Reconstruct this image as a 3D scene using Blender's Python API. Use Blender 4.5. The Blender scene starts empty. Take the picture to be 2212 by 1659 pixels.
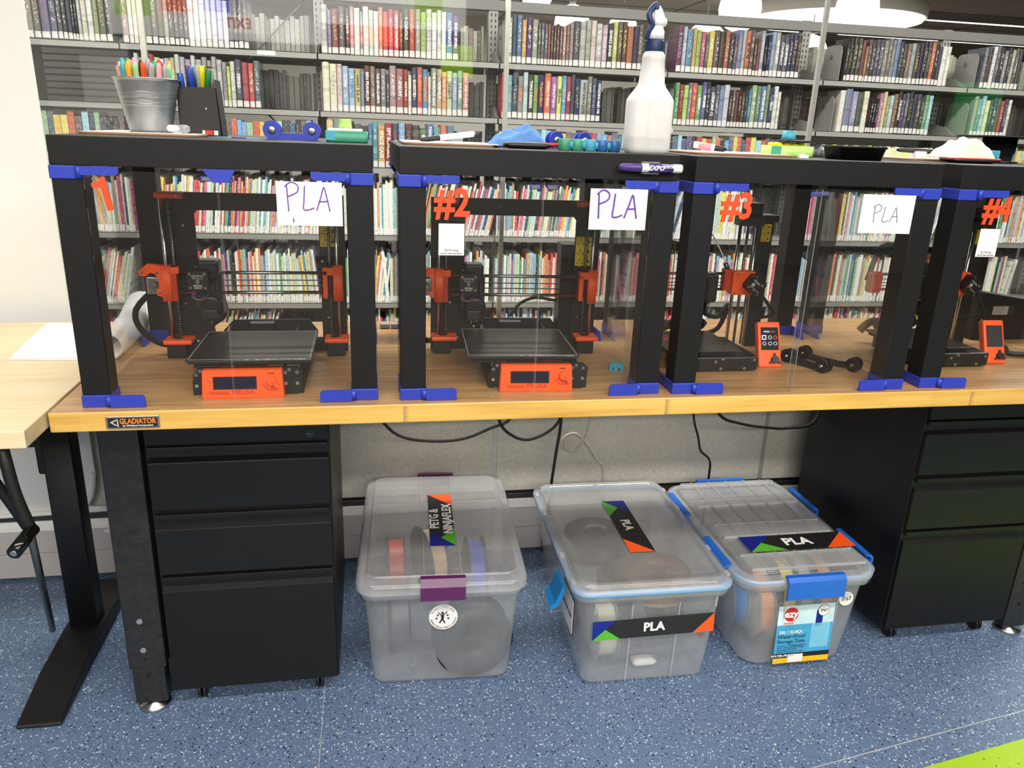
import bpy, bmesh, math, random
from math import sin, cos, pi, radians
from mathutils import Vector, Matrix, Euler
S = bpy.context.scene
COL = S.collection
# ------------------------------------------------------------------ camera
cd = bpy.data.cameras.new('camera'); cam = bpy.data.objects.new('camera', cd); COL.objects.link(cam); S.camera = cam
FOC = 1672.905
cd.sensor_fit = 'HORIZONTAL'; cd.sensor_width = 36.0; cd.lens = 36.0*FOC/2212.0
cd.clip_start = 0.05; cd.clip_end = 60
Rv = Vector((0.9840017, -0.17454357, 0.03571001)); Uv = Vector((0.02094967, 0.3124086, 0.94971679)); Fv = Vector((0.17692308, 0.93377482, -0.31106722))
cam.matrix_world = Matrix(((Rv.x, Uv.x, -Fv.x, 0.5414973), (Rv.y, Uv.y, -Fv.y, -1.5055134), (Rv.z, Uv.z, -Fv.z, 1.3803749), (0, 0, 0, 1)))
# ------------------------------------------------------------------ world, view
w = bpy.data.worlds.new('world'); S.world = w; w.use_nodes = True
w.node_tree.nodes['Background'].inputs[0].default_value = (1.0, 0.97, 0.93, 1)
w.node_tree.nodes['Background'].inputs[1].default_value = 0.25
S.view_settings.view_transform = 'Standard'; S.view_settings.look = 'None'; S.view_settings.gamma = 1
S.view_settings.use_curve_mapping = False; S.view_settings.exposure = -0.06
S.cycles.max_bounces = 10; S.cycles.diffuse_bounces = 3; S.cycles.glossy_bounces = 3; S.cycles.transmission_bounces = 4
S.cycles.transparent_max_bounces = 40; S.cycles.caustics_reflective = False; S.cycles.caustics_refractive = False
S.cycles.sample_clamp_indirect = 4.0
S.cycles.use_denoising = True
# ------------------------------------------------------------------ lights of the rooms, and an added fill
def area(name, x, y, z, sx, sy, power, col=(1, 0.95, 0.88), rx=0, ry=0):
    l = bpy.data.lights.new(name, 'AREA'); l.shape = 'RECTANGLE'; l.size = sx; l.size_y = sy; l.energy = power; l.color = col
    o = bpy.data.objects.new(name, l); COL.objects.link(o); o.location = (x, y, z); o.rotation_euler = (rx, ry, 0); return o
area('ceiling_lamp_front', 1.2, -1.6, 3.02, 5.0, 0.35, 115)
area('ceiling_lamp_middle', 1.2, -3.6, 3.02, 5.0, 0.35, 200)
area('ceiling_lamp_rear', 1.2, -5.6, 3.02, 6.0, 0.35, 290)
area('library_lamp_aisle', 2.0, 1.35, 3.02, 8.0, 0.35, 340)
area('slat_reflection_fill', -2.2, -3.9, 2.7, 1.2, 0.2, 75, rx=-0.75)  # added light without a fixture, brightens the slat panel's reflection
area('library_lamp_far', 4.0, 5.6, 3.02, 11.0, 0.4, 300)
area('library_lamp_back', 6.0, 9.4, 3.02, 14.0, 0.4, 480)

# ------------------------------------------------------------------ materials
def lin(c): return c/12.92 if c <= 0.04045 else ((c+0.055)/1.055)**2.4
def rgb(r, g, b): return (lin(r/255), lin(g/255), lin(b/255), 1)
def hx(s, sat=1.0): return rgb(*[int(c, 16)*17 for c in s]) if len(s) == 3 else rgb(int(s[:2], 16), int(s[2:4], 16), int(s[4:], 16))
class NT:
    def __init__(s, name):
        s.m = bpy.data.materials.new(name); s.m.use_nodes = True; s.t = s.m.node_tree; s.n = s.t.nodes; s.L = s.t.links
        s.out = s.n['Material Output']; s.b = s.n['Principled BSDF']
    def add(s, typ, **k):
        n = s.n.new(typ)
        for a, v in k.items(): setattr(n, a, v)
        return n
    def link(s, a, b): s.L.new(a, b)
    def coord(s, kind='Object', scale=(1, 1, 1), rot=(0, 0, 0)):
        tc = s.add('ShaderNodeTexCoord'); mp = s.add('ShaderNodeMapping'); s.link(tc.outputs[kind], mp.inputs[0])
        mp.inputs['Scale'].default_value = scale; mp.inputs['Rotation'].default_value = rot; return mp.outputs[0]
    def noise(s, vec, scale, detail=2, rough=0.5):
        n = s.add('ShaderNodeTexNoise'); n.inputs['Scale'].default_value = scale; n.inputs['Detail'].default_value = detail
        n.inputs['Roughness'].default_value = rough; s.link(vec, n.inputs['Vector']); return n.outputs['Fac']
    def ramp(s, fac, stops, interp='LINEAR'):
        r = s.add('ShaderNodeValToRGB'); s.link(fac, r.inputs[0]); cr = r.color_ramp; cr.interpolation = interp
        while len(cr.elements) < len(stops): cr.elements.new(0.5)
        for e, (p, c) in zip(cr.elements, stops): e.position = p; e.color = c
        return r.outputs[0]
    def mix(s, fac, a, b, mode='MIX'):
        m = s.add('ShaderNodeMix', data_type='RGBA', blend_type=mode)
        for sock, v in ((m.inputs[0], fac), (m.inputs[6], a), (m.inputs[7], b)):
            if isinstance(v, (int, float, tuple)): sock.default_value = v
            else: s.link(v, sock)
        return m.outputs[2]
    def math(s, op, a, b=None, clamp=False):
        m = s.add('ShaderNodeMath', operation=op, use_clamp=clamp)
        for sock, v in ((m.inputs[0], a), (m.inputs[1], b)):
            if v is None: continue
            if isinstance(v, (int, float)): sock.default_value = v
            else: s.link(v, sock)
        return m.outputs[0]
    def bump(s, h, strength=0.2, dist=0.001):
        b = s.add('ShaderNodeBump'); b.inputs['Strength'].default_value = strength; b.inputs['Distance'].default_value = dist
        s.link(h, b.inputs['Height']); s.link(b.outputs[0], s.b.inputs['Normal'])
M = {}
def plain(name, col, rough=0.5, metal=0.0, var=0.06, scale=60, bump=0.0, spec=0.5, emit=None, es=1.0, coat=0.0):
    t = NT(name); v = t.coord(); n = t.noise(v, scale, 3)
    a = tuple(c*(1-var) for c in col[:3])+(1,); b = tuple(min(1, c*(1+var)) for c in col[:3])+(1,)
    t.link(t.ramp(n, [(0.3, a), (0.7, b)]), t.b.inputs['Base Color'])
    t.b.inputs['Roughness'].default_value = rough; t.b.inputs['Metallic'].default_value = metal
    t.b.inputs['Specular IOR Level'].default_value = spec
    if coat: t.b.inputs['Coat Weight'].default_value = coat; t.b.inputs['Coat Roughness'].default_value = 0.1
    if bump: t.bump(t.noise(v, scale*6, 2), bump, 0.0006)
    if emit: t.b.inputs['Emission Color'].default_value = emit; t.b.inputs['Emission Strength'].default_value = es
    M[name] = t.m; return t.m
def clear(name, tint=(1, 1, 1, 1), ior=1.49, haze=0.0, hazecol=(0.8, 0.8, 0.8, 1), grough=0.02, rim=0.0, trl=0.4):
    t = NT(name); t.n.remove(t.b)
    tr = t.add('ShaderNodeBsdfTransparent'); tr.inputs[0].default_value = tint
    gl = t.add('ShaderNodeBsdfGlossy'); gl.inputs['Roughness'].default_value = grough; gl.inputs[0].default_value = (1, 1, 1, 1)
    fw = t.add('ShaderNodeLayerWeight'); fw.inputs[0].default_value = 0.5; r0 = ((ior-1)/(ior+1))**2
    frf = t.math('ADD', t.math('MULTIPLY', t.math('POWER', fw.outputs['Facing'], 5.0), 1-r0), r0)
    base = tr.outputs[0]
    if haze:
        df = t.add('ShaderNodeBsdfDiffuse'); df.inputs[0].default_value = hazecol
        ts = t.add('ShaderNodeBsdfTranslucent'); ts.inputs[0].default_value = hazecol
        m0 = t.add('ShaderNodeMixShader'); m0.inputs[0].default_value = trl; t.link(df.outputs[0], m0.inputs[1]); t.link(ts.outputs[0], m0.inputs[2])
        m1 = t.add('ShaderNodeMixShader'); t.link(tr.outputs[0], m1.inputs[1]); t.link(m0.outputs[0], m1.inputs[2])
        v = t.coord(); n = t.noise(v, 14, 4, 0.6); lw = t.add('ShaderNodeLayerWeight'); lw.inputs[0].default_value = 0.35
        h = t.math('MULTIPLY', t.math('ADD', n, 0.5), haze); h = t.math('ADD', h, t.math('MULTIPLY', lw.outputs['Facing'], rim), True)
        t.link(h, m1.inputs[0]); base = m1.outputs[0]
    mx = t.add('ShaderNodeMixShader'); t.link(frf, mx.inputs[0]); t.link(base, mx.inputs[1]); t.link(gl.outputs[0], mx.inputs[2])
    t.link(mx.outputs[0], t.out.inputs[0]); M[name] = t.m; return t.m

plain('black_laminate', rgb(19, 19, 20), 0.5, var=0.12, scale=300, bump=0.05, spec=0.32)
plain('black_paint', rgb(20, 20, 21), 0.5, var=0.1, scale=40, spec=0.4)
plain('black_cabinet', rgb(15, 15, 15), 0.42, var=0.12, scale=8, spec=0.35)
plain('black_plastic', rgb(22, 22, 24), 0.4)
plain('black_gloss', rgb(14, 14, 15), 0.12)
plain('black_fabric', rgb(20, 20, 22), 0.9, bump=0.3)
plain('hammered', rgb(34, 34, 32), 0.38, var=0.4, scale=80, bump=1.0)
plain('rail_grey', rgb(112, 112, 110), 0.45)
plain('blue_print', rgb(42, 60, 172), 0.42, var=0.05, scale=20, bump=0.05)
plain('orange_print', rgb(255, 92, 28), 0.45, var=0.05, scale=30)
plain('orange_dark', rgb(200, 56, 20), 0.5)
plain('red_sign', rgb(236, 74, 28), 0.5, var=0.02)
plain('steel', rgb(190, 190, 190), 0.22, 1.0)
plain('steel_dark', rgb(120, 118, 116), 0.35, 1.0)
plain('screw', rgb(215, 212, 205), 0.25, 1.0)
plain('tin', rgb(176, 178, 180), 0.36, 0.85, var=0.14, scale=30, bump=0.1)
plain('white_paper', rgb(238, 238, 238), 0.7, var=0.015)
plain('white_card', rgb(236, 232, 230), 0.35, var=0.015)
plain('white_plastic', rgb(236, 234, 230), 0.35, var=0.02)
plain('white_board', rgb(246, 247, 244), 0.3, var=0.02, scale=1.2)
plain('white_wall', rgb(225, 222, 214), 0.8, var=0.02, scale=2)
plain('ceiling_wood', rgb(190, 172, 160), 0.35, var=0.2, scale=1.5)
plain('grey_wall', rgb(120, 118, 114), 0.8)
plain('grey_metal', rgb(150, 150, 148), 0.45, 0.1, var=0.03)
plain('grey_dark', rgb(96, 97, 98), 0.5, 0.1)
plain('shelf_metal', rgb(136, 136, 133), 0.42, 0.0, var=0.03, scale=5)
plain('heater', rgb(190, 186, 184), 0.45, 0.0, var=0.02, scale=4)
plain('sill_white', rgb(246, 245, 240), 0.4)
plain('bed_sheet', rgb(38, 35, 33), 0.32)
plain('rail_dark', rgb(62, 62, 62), 0.4, 0.4)
plain('joint', rgb(200, 200, 196), 0.2, 0.4)
plain('brown_edge', rgb(150, 112, 80), 0.6)
plain('purple', rgb(74, 46, 122), 0.35)
plain('purple_ink', rgb(112, 70, 170), 0.6)
plain('pencil_ink', rgb(90, 86, 84), 0.8)
plain('violet_latch', rgb(86, 30, 84), 0.3)
plain('blue_latch', rgb(30, 100, 200), 0.3)
plain('cyan_latch', rgb(20, 128, 200), 0.3)
plain('blue_gasket', rgb(120, 170, 215), 0.4)
plain('cream_pages', rgb(214, 204, 180), 0.9, var=0.1, scale=200)
plain('letter_white', rgb(240, 240, 238), 0.5, var=0.0)
plain('letter_black', rgb(16, 16, 16), 0.5, var=0.0)
plain('letter_orange', rgb(240, 128, 30), 0.5, var=0.0)
plain('letter_grey', rgb(190, 190, 188), 0.4, var=0.0)
plain('letter_blue', rgb(50, 110, 170), 0.5, var=0.0)
plain('label_black', rgb(30, 30, 32), 0.3)
plain('label_blue', rgb(12, 30, 130), 0.3)
plain('label_green', rgb(84, 176, 44), 0.3)
plain('label_orange', rgb(244, 88, 30), 0.3)
plain('yellow_label', rgb(246, 216, 30), 0.45)
plain('yellow_dim', rgb(196, 172, 40), 0.5)
plain('blue_cloth', rgb(92, 140, 205), 0.95, var=0.15, scale=400, bump=0.8)
plain('white_cloth', rgb(236, 224, 206), 0.9, var=0.10, scale=25, bump=0.8)
plain('red_plastic', rgb(214, 40, 40), 0.35)
plain('teal_print', rgb(70, 160, 185), 0.5)
plain('green_print', rgb(64, 150, 120), 0.4)
plain('lime_print', rgb(178, 220, 120), 0.4)
plain('grey_cable', rgb(176, 170, 162), 0.5)
plain('skin_carpet', rgb(74, 68, 64), 0.95, var=0.25, scale=120, bump=0.3)
plain('spool_grey', rgb(36, 40, 48), 0.5)
plain('screen_navy', rgb(22, 26, 52), 0.08)
plain('screen_grey', rgb(60, 60, 62), 0.1)
plain('screen_lit', rgb(10, 10, 14), 0.4, spec=0.15)
plain('icon_lit', rgb(210, 215, 240), 0.4, emit=(0.75, 0.8, 1, 1), es=0.7)
plain('icon_red', rgb(220, 90, 80), 0.4, emit=(1, 0.3, 0.2, 1), es=0.4)
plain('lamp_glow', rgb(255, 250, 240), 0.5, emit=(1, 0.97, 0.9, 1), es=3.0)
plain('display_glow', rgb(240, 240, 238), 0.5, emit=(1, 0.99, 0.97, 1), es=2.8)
plain('exit_box', rgb(240, 240, 236), 0.5, emit=(1, 0.99, 0.97, 1), es=4.5)
plain('exit_red', rgb(200, 30, 16), 0.5, emit=(1, 0.04, 0.02, 1), es=0.8)
for nm, c in (('poster_orange', (235, 90, 30)), ('poster_blue', (40, 70, 200)), ('poster_green', (150, 200, 40)), ('green_tint_panel', (30, 150, 60))):
    plain(nm, rgb(*c), 0.5, emit=rgb(*c), es=4.0)  # flat sheets given a glow of their own so they show mirrored
clear('acrylic', (0.97, 0.975, 0.97, 1), 1.49)
clear('window_glass', (0.95, 0.965, 0.955, 1), 1.6)
clear('tub', (0.93, 0.935, 0.94, 1), 1.45, 0.20, (0.93, 0.95, 0.97, 1), 0.12, 0.3)
clear('tub_lid', (0.92, 0.925, 0.93, 1), 1.45, 0.15, (0.84, 0.84, 0.84, 1), 0.08, 0.25, 0.12)
clear('tub_rim', (0.9, 0.91, 0.92, 1), 1.45, 0.36, (0.84, 0.85, 0.87, 1), 0.16, 0.3)
clear('milky', (0.9, 0.9, 0.9, 1), 1.45, 0.75, (0.93, 0.92, 0.91, 1), 0.3, 0.2)
clear('clear_tube', (0.9, 0.92, 0.92, 1), 1.45, 0.2, (0.9, 0.9, 0.9, 1), 0.1, 0.3)

def wood(name, c0, c1, c2, stave=(0.35, 0.042), grain=1.0, rough=0.35):
    t = NT(name); v = t.coord('Object')
    br = t.add('ShaderNodeTexBrick'); t.link(v, br.inputs['Vector']); br.offset = 0.37; br.offset_frequency = 2
    br.inputs['Scale'].default_value = 1.0; br.inputs['Brick Width'].default_value = stave[0]; br.inputs['Row Height'].default_value = stave[1]
    br.inputs['Mortar Size'].default_value = 0.0003; br.inputs['Mortar Smooth'].default_value = 0.3
    br.inputs['Color1'].default_value = (0.2, 0.2, 0.2, 1); br.inputs['Color2'].default_value = (0.9, 0.9, 0.9, 1); br.inputs['Mortar'].default_value = (0, 0, 0, 1)
    v2 = t.coord('Object', (2.2, 42, 42)); g = t.noise(v2, 1.6*grain, 6, 0.6)
    v3 = t.coord('Object', (1.2, 6, 6)); g2 = t.noise(v3, 3, 3)
    f = t.math('ADD', t.math('MULTIPLY', g, 0.75), t.math('MULTIPLY', g2, 0.25))
    col = t.ramp(f, [(0.3, c0), (0.5, c1), (0.72, c2)])
    bw = t.add('ShaderNodeRGBToBW'); t.link(br.outputs['Color'], bw.inputs[0])
    col = t.mix(t.math('MULTIPLY', bw.outputs[0], 0.30), col, t.mix(1.0, col, (0.62, 0.55, 0.47, 1), 'MULTIPLY'))
    t.link(col, t.b.inputs['Base Color']); t.b.inputs['Roughness'].default_value = rough
    t.bump(f, 0.06, 0.0005); M[name] = t.m
wood('maple', rgb(150, 106, 62), rgb(186, 144, 96), rgb(206, 168, 120))
wood('maple_front_lit', rgb(196, 146, 66), rgb(224, 180, 92), rgb(234, 198, 116), (0.9, 0.2), 0.8, 0.35)  # golden copy of the maple, brighter light on the front edge put into the colour
wood('light_laminate', rgb(214, 190, 148), rgb(228, 208, 168), rgb(236, 220, 186), (9, 9), 0.7, 0.4)

def floor_material():
    t = NT('speckled_vinyl'); v = t.coord('Object')
    base = t.ramp(t.noise(v, 1.3, 3), [(0.3, rgb(92, 112, 142)), (0.7, rgb(101, 123, 155))])
    fine = t.ramp(t.noise(v, 260, 2), [(0.35, (0.80, 0.80, 0.80, 1)), (0.65, (1.12, 1.12, 1.12, 1))]); col = t.mix(1.0, base, fine, 'MULTIPLY')
    for sc, c, th, rr, seed in ((165, rgb(205, 218, 230), 0.38, 0.30, 0.0), (150, rgb(26, 34, 60), 0.38, 0.28, 3.7), (230, rgb(150, 176, 208), 0.34, 0.25, 9.1), (95, rgb(215, 225, 235), 0.2, 0.12, 5.3)):
        vv = t.coord('Object', (1, 1.0, 1), (0, 0, 0.4+seed)); nz = t.add('ShaderNodeTexNoise'); nz.inputs['Scale'].default_value = 90
        t.link(vv, nz.inputs['Vector']); ad = t.add('ShaderNodeVectorMath', operation='MULTIPLY_ADD'); t.link(nz.outputs['Color'], ad.inputs[0])
        ad.inputs[1].default_value = (0.008, 0.008, 0.008); t.link(vv, ad.inputs[2])
        vo = t.add('ShaderNodeTexVoronoi'); vo.inputs['Scale'].default_value = sc; t.link(ad.outputs[0], vo.inputs['Vector'])
        sep = t.add('ShaderNodeSeparateColor'); t.link(vo.outputs['Color'], sep.inputs[0])
        near = t.math('LESS_THAN', vo.outputs['Distance'], t.math('MULTIPLY', sep.outputs[1], th))
        pick = t.math('LESS_THAN', sep.outputs[0], rr*2.2)
        col = t.mix(t.math('MULTIPLY', near, pick), col, c)
    t.link(col, t.b.inputs['Base Color']); t.b.inputs['Roughness'].default_value = 0.42; M['speckled_vinyl'] = t.m
    t = NT('green_vinyl'); v = t.coord('Object')
    base = t.ramp(t.noise(v, 2, 3), [(0.3, rgb(150, 190, 22)), (0.7, rgb(166, 204, 34))]); col = base
    for sc, c, rr in ((95, rgb(206, 226, 110), 0.35), (85, rgb(90, 120, 20), 0.3)):
        vo = t.add('ShaderNodeTexVoronoi'); vo.inputs['Scale'].default_value = sc; t.link(v, vo.inputs['Vector'])
        sep = t.add('ShaderNodeSeparateColor'); t.link(vo.outputs['Color'], sep.inputs[0])
        col = t.mix(t.math('MULTIPLY', t.math('LESS_THAN', vo.outputs['Distance'], t.math('MULTIPLY', sep.outputs[1], 0.3)), t.math('LESS_THAN', sep.outputs[0], rr)), col, c)
    t.link(col, t.b.inputs['Base Color']); t.b.inputs['Roughness'].default_value = 0.42; M['green_vinyl'] = t.m
floor_material()
def film_material():
    t = NT('linen_film'); a = t.noise(t.coord('Object', (60, 60, 900)), 1.0, 2); b = t.noise(t.coord('Object', (900, 60, 60)), 1.0, 2)
    f = t.math('MULTIPLY', t.math('ADD', a, b), 0.5)
    t.link(t.ramp(f, [(0.35, rgb(184, 180, 170)), (0.65, rgb(232, 228, 218))]), t.b.inputs['Base Color']); t.b.inputs['Roughness'].default_value = 0.22
    M['linen_film'] = t.m
film_material()
def book_material(name, use_attr):
    t = NT(name)
    if use_attr:
        at = t.add('ShaderNodeAttribute'); at.attribute_name = 'Col'; base = at.outputs['Color']; rnd = at.outputs['Fac']
        v = t.coord('Object', (420, 1, 60)); n = t.noise(v, 1.0, 3, 0.6)
        col = t.mix(t.math('MULTIPLY', t.math('GREATER_THAN', n, 0.60), 0.65), base, (0.06, 0.06, 0.06, 1))
        v = t.coord('Object', (330, 1, 45)); n = t.noise(v, 1.3, 3, 0.6)
        col = t.mix(t.math('MULTIPLY', t.math('GREATER_THAN', n, 0.62), 0.6), col, (0.75, 0.7, 0.62, 1))
    else:
        oi = t.add('ShaderNodeObjectInfo'); base = oi.outputs['Color']; rnd = oi.outputs['Random']
        tc = t.add('ShaderNodeTexCoord'); sp = t.add('ShaderNodeSeparateXYZ'); t.link(tc.outputs['Object'], sp.inputs[0])
        cm = t.add('ShaderNodeCombineXYZ'); t.link(t.math('MULTIPLY', sp.outputs[0], 5), cm.inputs[0]); t.link(t.math('MULTIPLY', rnd, 90), cm.inputs[1]); t.link(t.math('MULTIPLY', sp.outputs[2], 26), cm.inputs[2])
        n = t.noise(cm.outputs[0], 1.0, 2, 0.6)
        band = t.math('MULTIPLY', t.math('LESS_THAN', t.math('ABSOLUTE', sp.outputs[0]), 0.24), t.math('LESS_THAN', t.math('ABSOLUTE', t.math('SUBTRACT', sp.outputs[2], 0.58)), 0.26))
        ink = t.ramp(rnd, [(0, (0.85, 0.85, 0.8, 1)), (0.45, (0.8, 0.62, 0.2, 1)), (0.6, (0.03, 0.03, 0.04, 1)), (0.75, (0.8, 0.8, 0.82, 1)), (0.9, (0.5, 0.1, 0.08, 1))], 'CONSTANT')
        col = t.mix(t.math('MULTIPLY', t.math('MULTIPLY', t.math('GREATER_THAN', n, 0.56), band), 0.55), base, ink)
        cm2 = t.add('ShaderNodeCombineXYZ'); t.link(t.math('MULTIPLY', rnd, 50), cm2.inputs[0]); t.link(t.math('MULTIPLY', sp.outputs[2], 7), cm2.inputs[2])
        n2 = t.noise(cm2.outputs[0], 1.0, 1); col = t.mix(t.math('MULTIPLY', t.math('GREATER_THAN', n2, 0.58), 0.35), col, t.mix(1.0, base, (0.35, 0.35, 0.4, 1), 'MULTIPLY'))
    t.link(col, t.b.inputs['Base Color']); t.b.inputs['Roughness'].default_value = 0.25; M[name] = t.m
book_material('book_cover', False); book_material('book_mass', True)
def sticker_material():
    t = NT('call_number'); v = t.coord('Object', (9, 1, 30)); n = t.noise(v, 1.0, 2)
    t.link(t.ramp(n, [(0.0, rgb(196, 194, 190)), (0.60, rgb(196, 194, 190)), (0.62, rgb(90, 90, 92))]), t.b.inputs['Base Color']); M['call_number'] = t.m
sticker_material()

# ------------------------------------------------------------------ mesh builder
class MB:
    def __init__(s): s.bm = bmesh.new(); s.mats = []
    def mi(s, m):
        if m not in s.mats: s.mats.append(m)
        return s.mats.index(m)
    def faces(s, vs, fs, m, smooth=False):
        k = s.mi(m); bv = [s.bm.verts.new(v) for v in vs]
        for f in fs:
            try: fc = s.bm.faces.new([bv[i] for i in f]); fc.material_index = k; fc.smooth = smooth
            except ValueError: pass
        return s
    def box(s, x0, x1, y0, y1, z0, z1, m, mt=None, bev=0.0):
        mt = mt or Matrix()
        if bev > 0:
            b = min(bev, (x1-x0)/2.1, (y1-y0)/2.1, (z1-z0)/2.1)
            tmp = bmesh.new(); bmesh.ops.create_cube(tmp, size=1)
            for v in tmp.verts: v.co = Vector(((x0+x1)/2+v.co.x*(x1-x0), (y0+y1)/2+v.co.y*(y1-y0), (z0+z1)/2+v.co.z*(z1-z0)))
            bmesh.ops.bevel(tmp, geom=tmp.edges[:], offset=b, segments=2, affect='EDGES', profile=0.5)
            tmp.verts.index_update()
            s.faces([mt @ v.co for v in tmp.verts], [[v.index for v in f.verts] for f in tmp.faces], m); tmp.free(); return s
        c = [mt @ Vector(p) for p in ((x0, y0, z0), (x1, y0, z0), (x1, y1, z0), (x0, y1, z0), (x0, y0, z1), (x1, y0, z1), (x1, y1, z1), (x0, y1, z1))]
        return s.faces(c, [(0, 3, 2, 1), (4, 5, 6, 7), (0, 1, 5, 4), (1, 2, 6, 5), (2, 3, 7, 6), (3, 0, 4, 7)], m)
    def cyl(s, p0, p1, r0, m, r1=None, n=16, cap=True):
        p0 = Vector(p0); p1 = Vector(p1); r1 = r0 if r1 is None else r1; d = (p1-p0).normalized()
        a = d.orthogonal().normalized(); b = d.cross(a); vs = []
        for p, r in ((p0, r0), (p1, r1)):
            for i in range(n): t = 2*pi*i/n; vs.append(p+a*cos(t)*r+b*sin(t)*r)
        k = s.mi(m); bv = [s.bm.verts.new(v) for v in vs]
        for i in range(n):
            f = s.bm.faces.new([bv[i], bv[(i+1) % n], bv[n+(i+1) % n], bv[n+i]]); f.material_index = k; f.smooth = True
        if cap:
            for q in (bv[:n][::-1], bv[n:]):
                f = s.bm.faces.new(q); f.material_index = k
        return s
    def tube(s, pts, r, m, n=8, sub=4):
        P = [Vector(p) for p in pts]; Q = []
        for i in range(len(P)-1):
            a = P[max(i-1, 0)]; b = P[i]; c = P[i+1]; d = P[min(i+2, len(P)-1)]
            for k in range(sub):
                t = k/sub; Q.append(0.5*((2*b)+(c-a)*t+(2*a-5*b+4*c-d)*t*t+(3*b-a-3*c+d)*t**3))
        Q.append(P[-1]); k = s.mi(m); rings = []; up = None
        for i, q in enumerate(Q):
            d = (Q[min(i+1, len(Q)-1)]-Q[max(i-1, 0)]).normalized()
            up = d.orthogonal().normalized() if up is None else (up-d*up.dot(d)).normalized()
            b = d.cross(up); rr = r(i/len(Q)) if callable(r) else r
            rings.append([s.bm.verts.new(q+up*cos(2*pi*j/n)*rr+b*sin(2*pi*j/n)*rr) for j in range(n)])
        for A, B in zip(rings, rings[1:]):
            for j in range(n): f = s.bm.faces.new([A[j], A[(j+1) % n], B[(j+1) % n], B[j]]); f.material_index = k; f.smooth = True
        for q in (rings[0][::-1], rings[-1]): f = s.bm.faces.new(q); f.material_index = k
        return s
    def lathe(s, prof, c, m, n=32, mt=None):
        mt = mt or Matrix(); k = s.mi(m); rings = []
        for r, z in prof: rings.append([s.bm.verts.new(mt @ Vector((c[0]+cos(2*pi*j/n)*r, c[1]+sin(2*pi*j/n)*r, c[2]+z))) for j in range(n)])
        for A, B in zip(rings, rings[1:]):
            for j in range(n): f = s.bm.faces.new([A[j], A[(j+1) % n], B[(j+1) % n], B[j]]); f.material_index = k; f.smooth = True
        if prof[0] == prof[-1]: return s
        if prof[0][0] > 1e-5: f = s.bm.faces.new(rings[0][::-1]); f.material_index = k
        if prof[-1][0] > 1e-5: f = s.bm.faces.new(rings[-1]); f.material_index = k
        return s
    def prism(s, poly, axis, a0, a1, m, mt=None):
        mt = mt or Matrix(); n = len(poly)
        def P(u, v, a): return mt @ Vector({'x': (a, u, v), 'y': (u, a, v), 'z': (u, v, a)}[axis])
        vs = [P(u, v, a0) for u, v in poly]+[P(u, v, a1) for u, v in poly]
        return s.faces(vs, [list(range(n)), list(range(n, 2*n))[::-1]]+[(i, (i+1) % n, n+(i+1) % n, n+i) for i in range(n)], m)
    def loft(s, rects, m, capb=True, capt=True, k=5, smooth=True):
        rings = []; mi = s.mi(m)
        for cx, cy, hw, hd, r, z in rects:
            ring = []
            for q, (sx, sy) in enumerate(((1, 1), (-1, 1), (-1, -1), (1, -1))):
                for i in range(k+1):
                    t = pi/2*q+pi/2*i/k; ring.append(s.bm.verts.new((cx+sx*(hw-r)+cos(t)*r, cy+sy*(hd-r)+sin(t)*r, z)))
            rings.append(ring)
        n = len(rings[0])
        for A, B in zip(rings, rings[1:]):
            for j in range(n): f = s.bm.faces.new([A[j], A[(j+1) % n], B[(j+1) % n], B[j]]); f.material_index = mi; f.smooth = smooth
        if capb: f = s.bm.faces.new(rings[0][::-1]); f.material_index = mi
        if capt: f = s.bm.faces.new(rings[-1]); f.material_index = mi
        return s
    def mesh(s, name, fix=True):
        if fix: bmesh.ops.recalc_face_normals(s.bm, faces=s.bm.faces[:])
        me = bpy.data.meshes.new(name); s.bm.to_mesh(me); s.bm.free()
        for m in s.mats: me.materials.append(M[m])
        return me
    def build(s, name, parent=None, loc=(0, 0, 0), rz=0, fix=True, **k):
        o = bpy.data.objects.new(name, s.mesh(name, fix)); COL.objects.link(o); o.location = loc; o.rotation_euler[2] = rz
        if parent: o.parent = parent
        for a, v in k.items(): o[{'cat': 'category'}.get(a, a)] = v
        return o
def thing(name, label, cat, loc=(0, 0, 0), rz=0, group=None):
    o = bpy.data.objects.new(name, None); COL.objects.link(o); o.location = loc; o.rotation_euler[2] = rz; o.empty_display_size = 0.05
    o['label'] = label; o['category'] = cat
    if group: o['group'] = group
    return o
def struct(mb, name, **k): return mb.build(name, kind='structure', **k)
def copy_tree(o, parent=None):
    c = o.copy(); COL.objects.link(c); c.parent = parent
    for ch in list(o.children): copy_tree(ch, c)
    return c
_tc = {}
def text(s, size, m, mt, parent, name='lettering', ext=0.0003, bold=0.0, shear=0.0, sx=1.0, align='CENTER', space=1.0, **k):
    key = (s, size, m, ext, bold, shear, align, space)
    if key not in _tc:
        cu = bpy.data.curves.new('t', 'FONT'); cu.body = s; cu.size = size; cu.extrude = ext; cu.offset = bold*size; cu.shear = shear; cu.resolution_u = 2
        cu.align_x = align; cu.align_y = 'CENTER'; cu.space_character = space
        ob = bpy.data.objects.new('t', cu); me = bpy.data.meshes.new_from_object(ob); me.name = name
        bpy.data.objects.remove(ob); bpy.data.curves.remove(cu); me.materials.clear(); me.materials.append(M[m]); _tc[key] = me
    o = bpy.data.objects.new(name, _tc[key]); COL.objects.link(o); o.parent = parent; o.matrix_local = mt @ Matrix.Diagonal((sx, 1, 1, 1))
    for a, v in k.items(): o[a] = v
    return o
def T(x, y, z): return Matrix.Translation((x, y, z))
def RX(a): return Matrix.Rotation(a, 4, 'X')
def RY(a): return Matrix.Rotation(a, 4, 'Y')
def RZ(a): return Matrix.Rotation(a, 4, 'Z')
FACE = RX(pi/2)          # text standing up and facing -y
random.seed(7)
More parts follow.
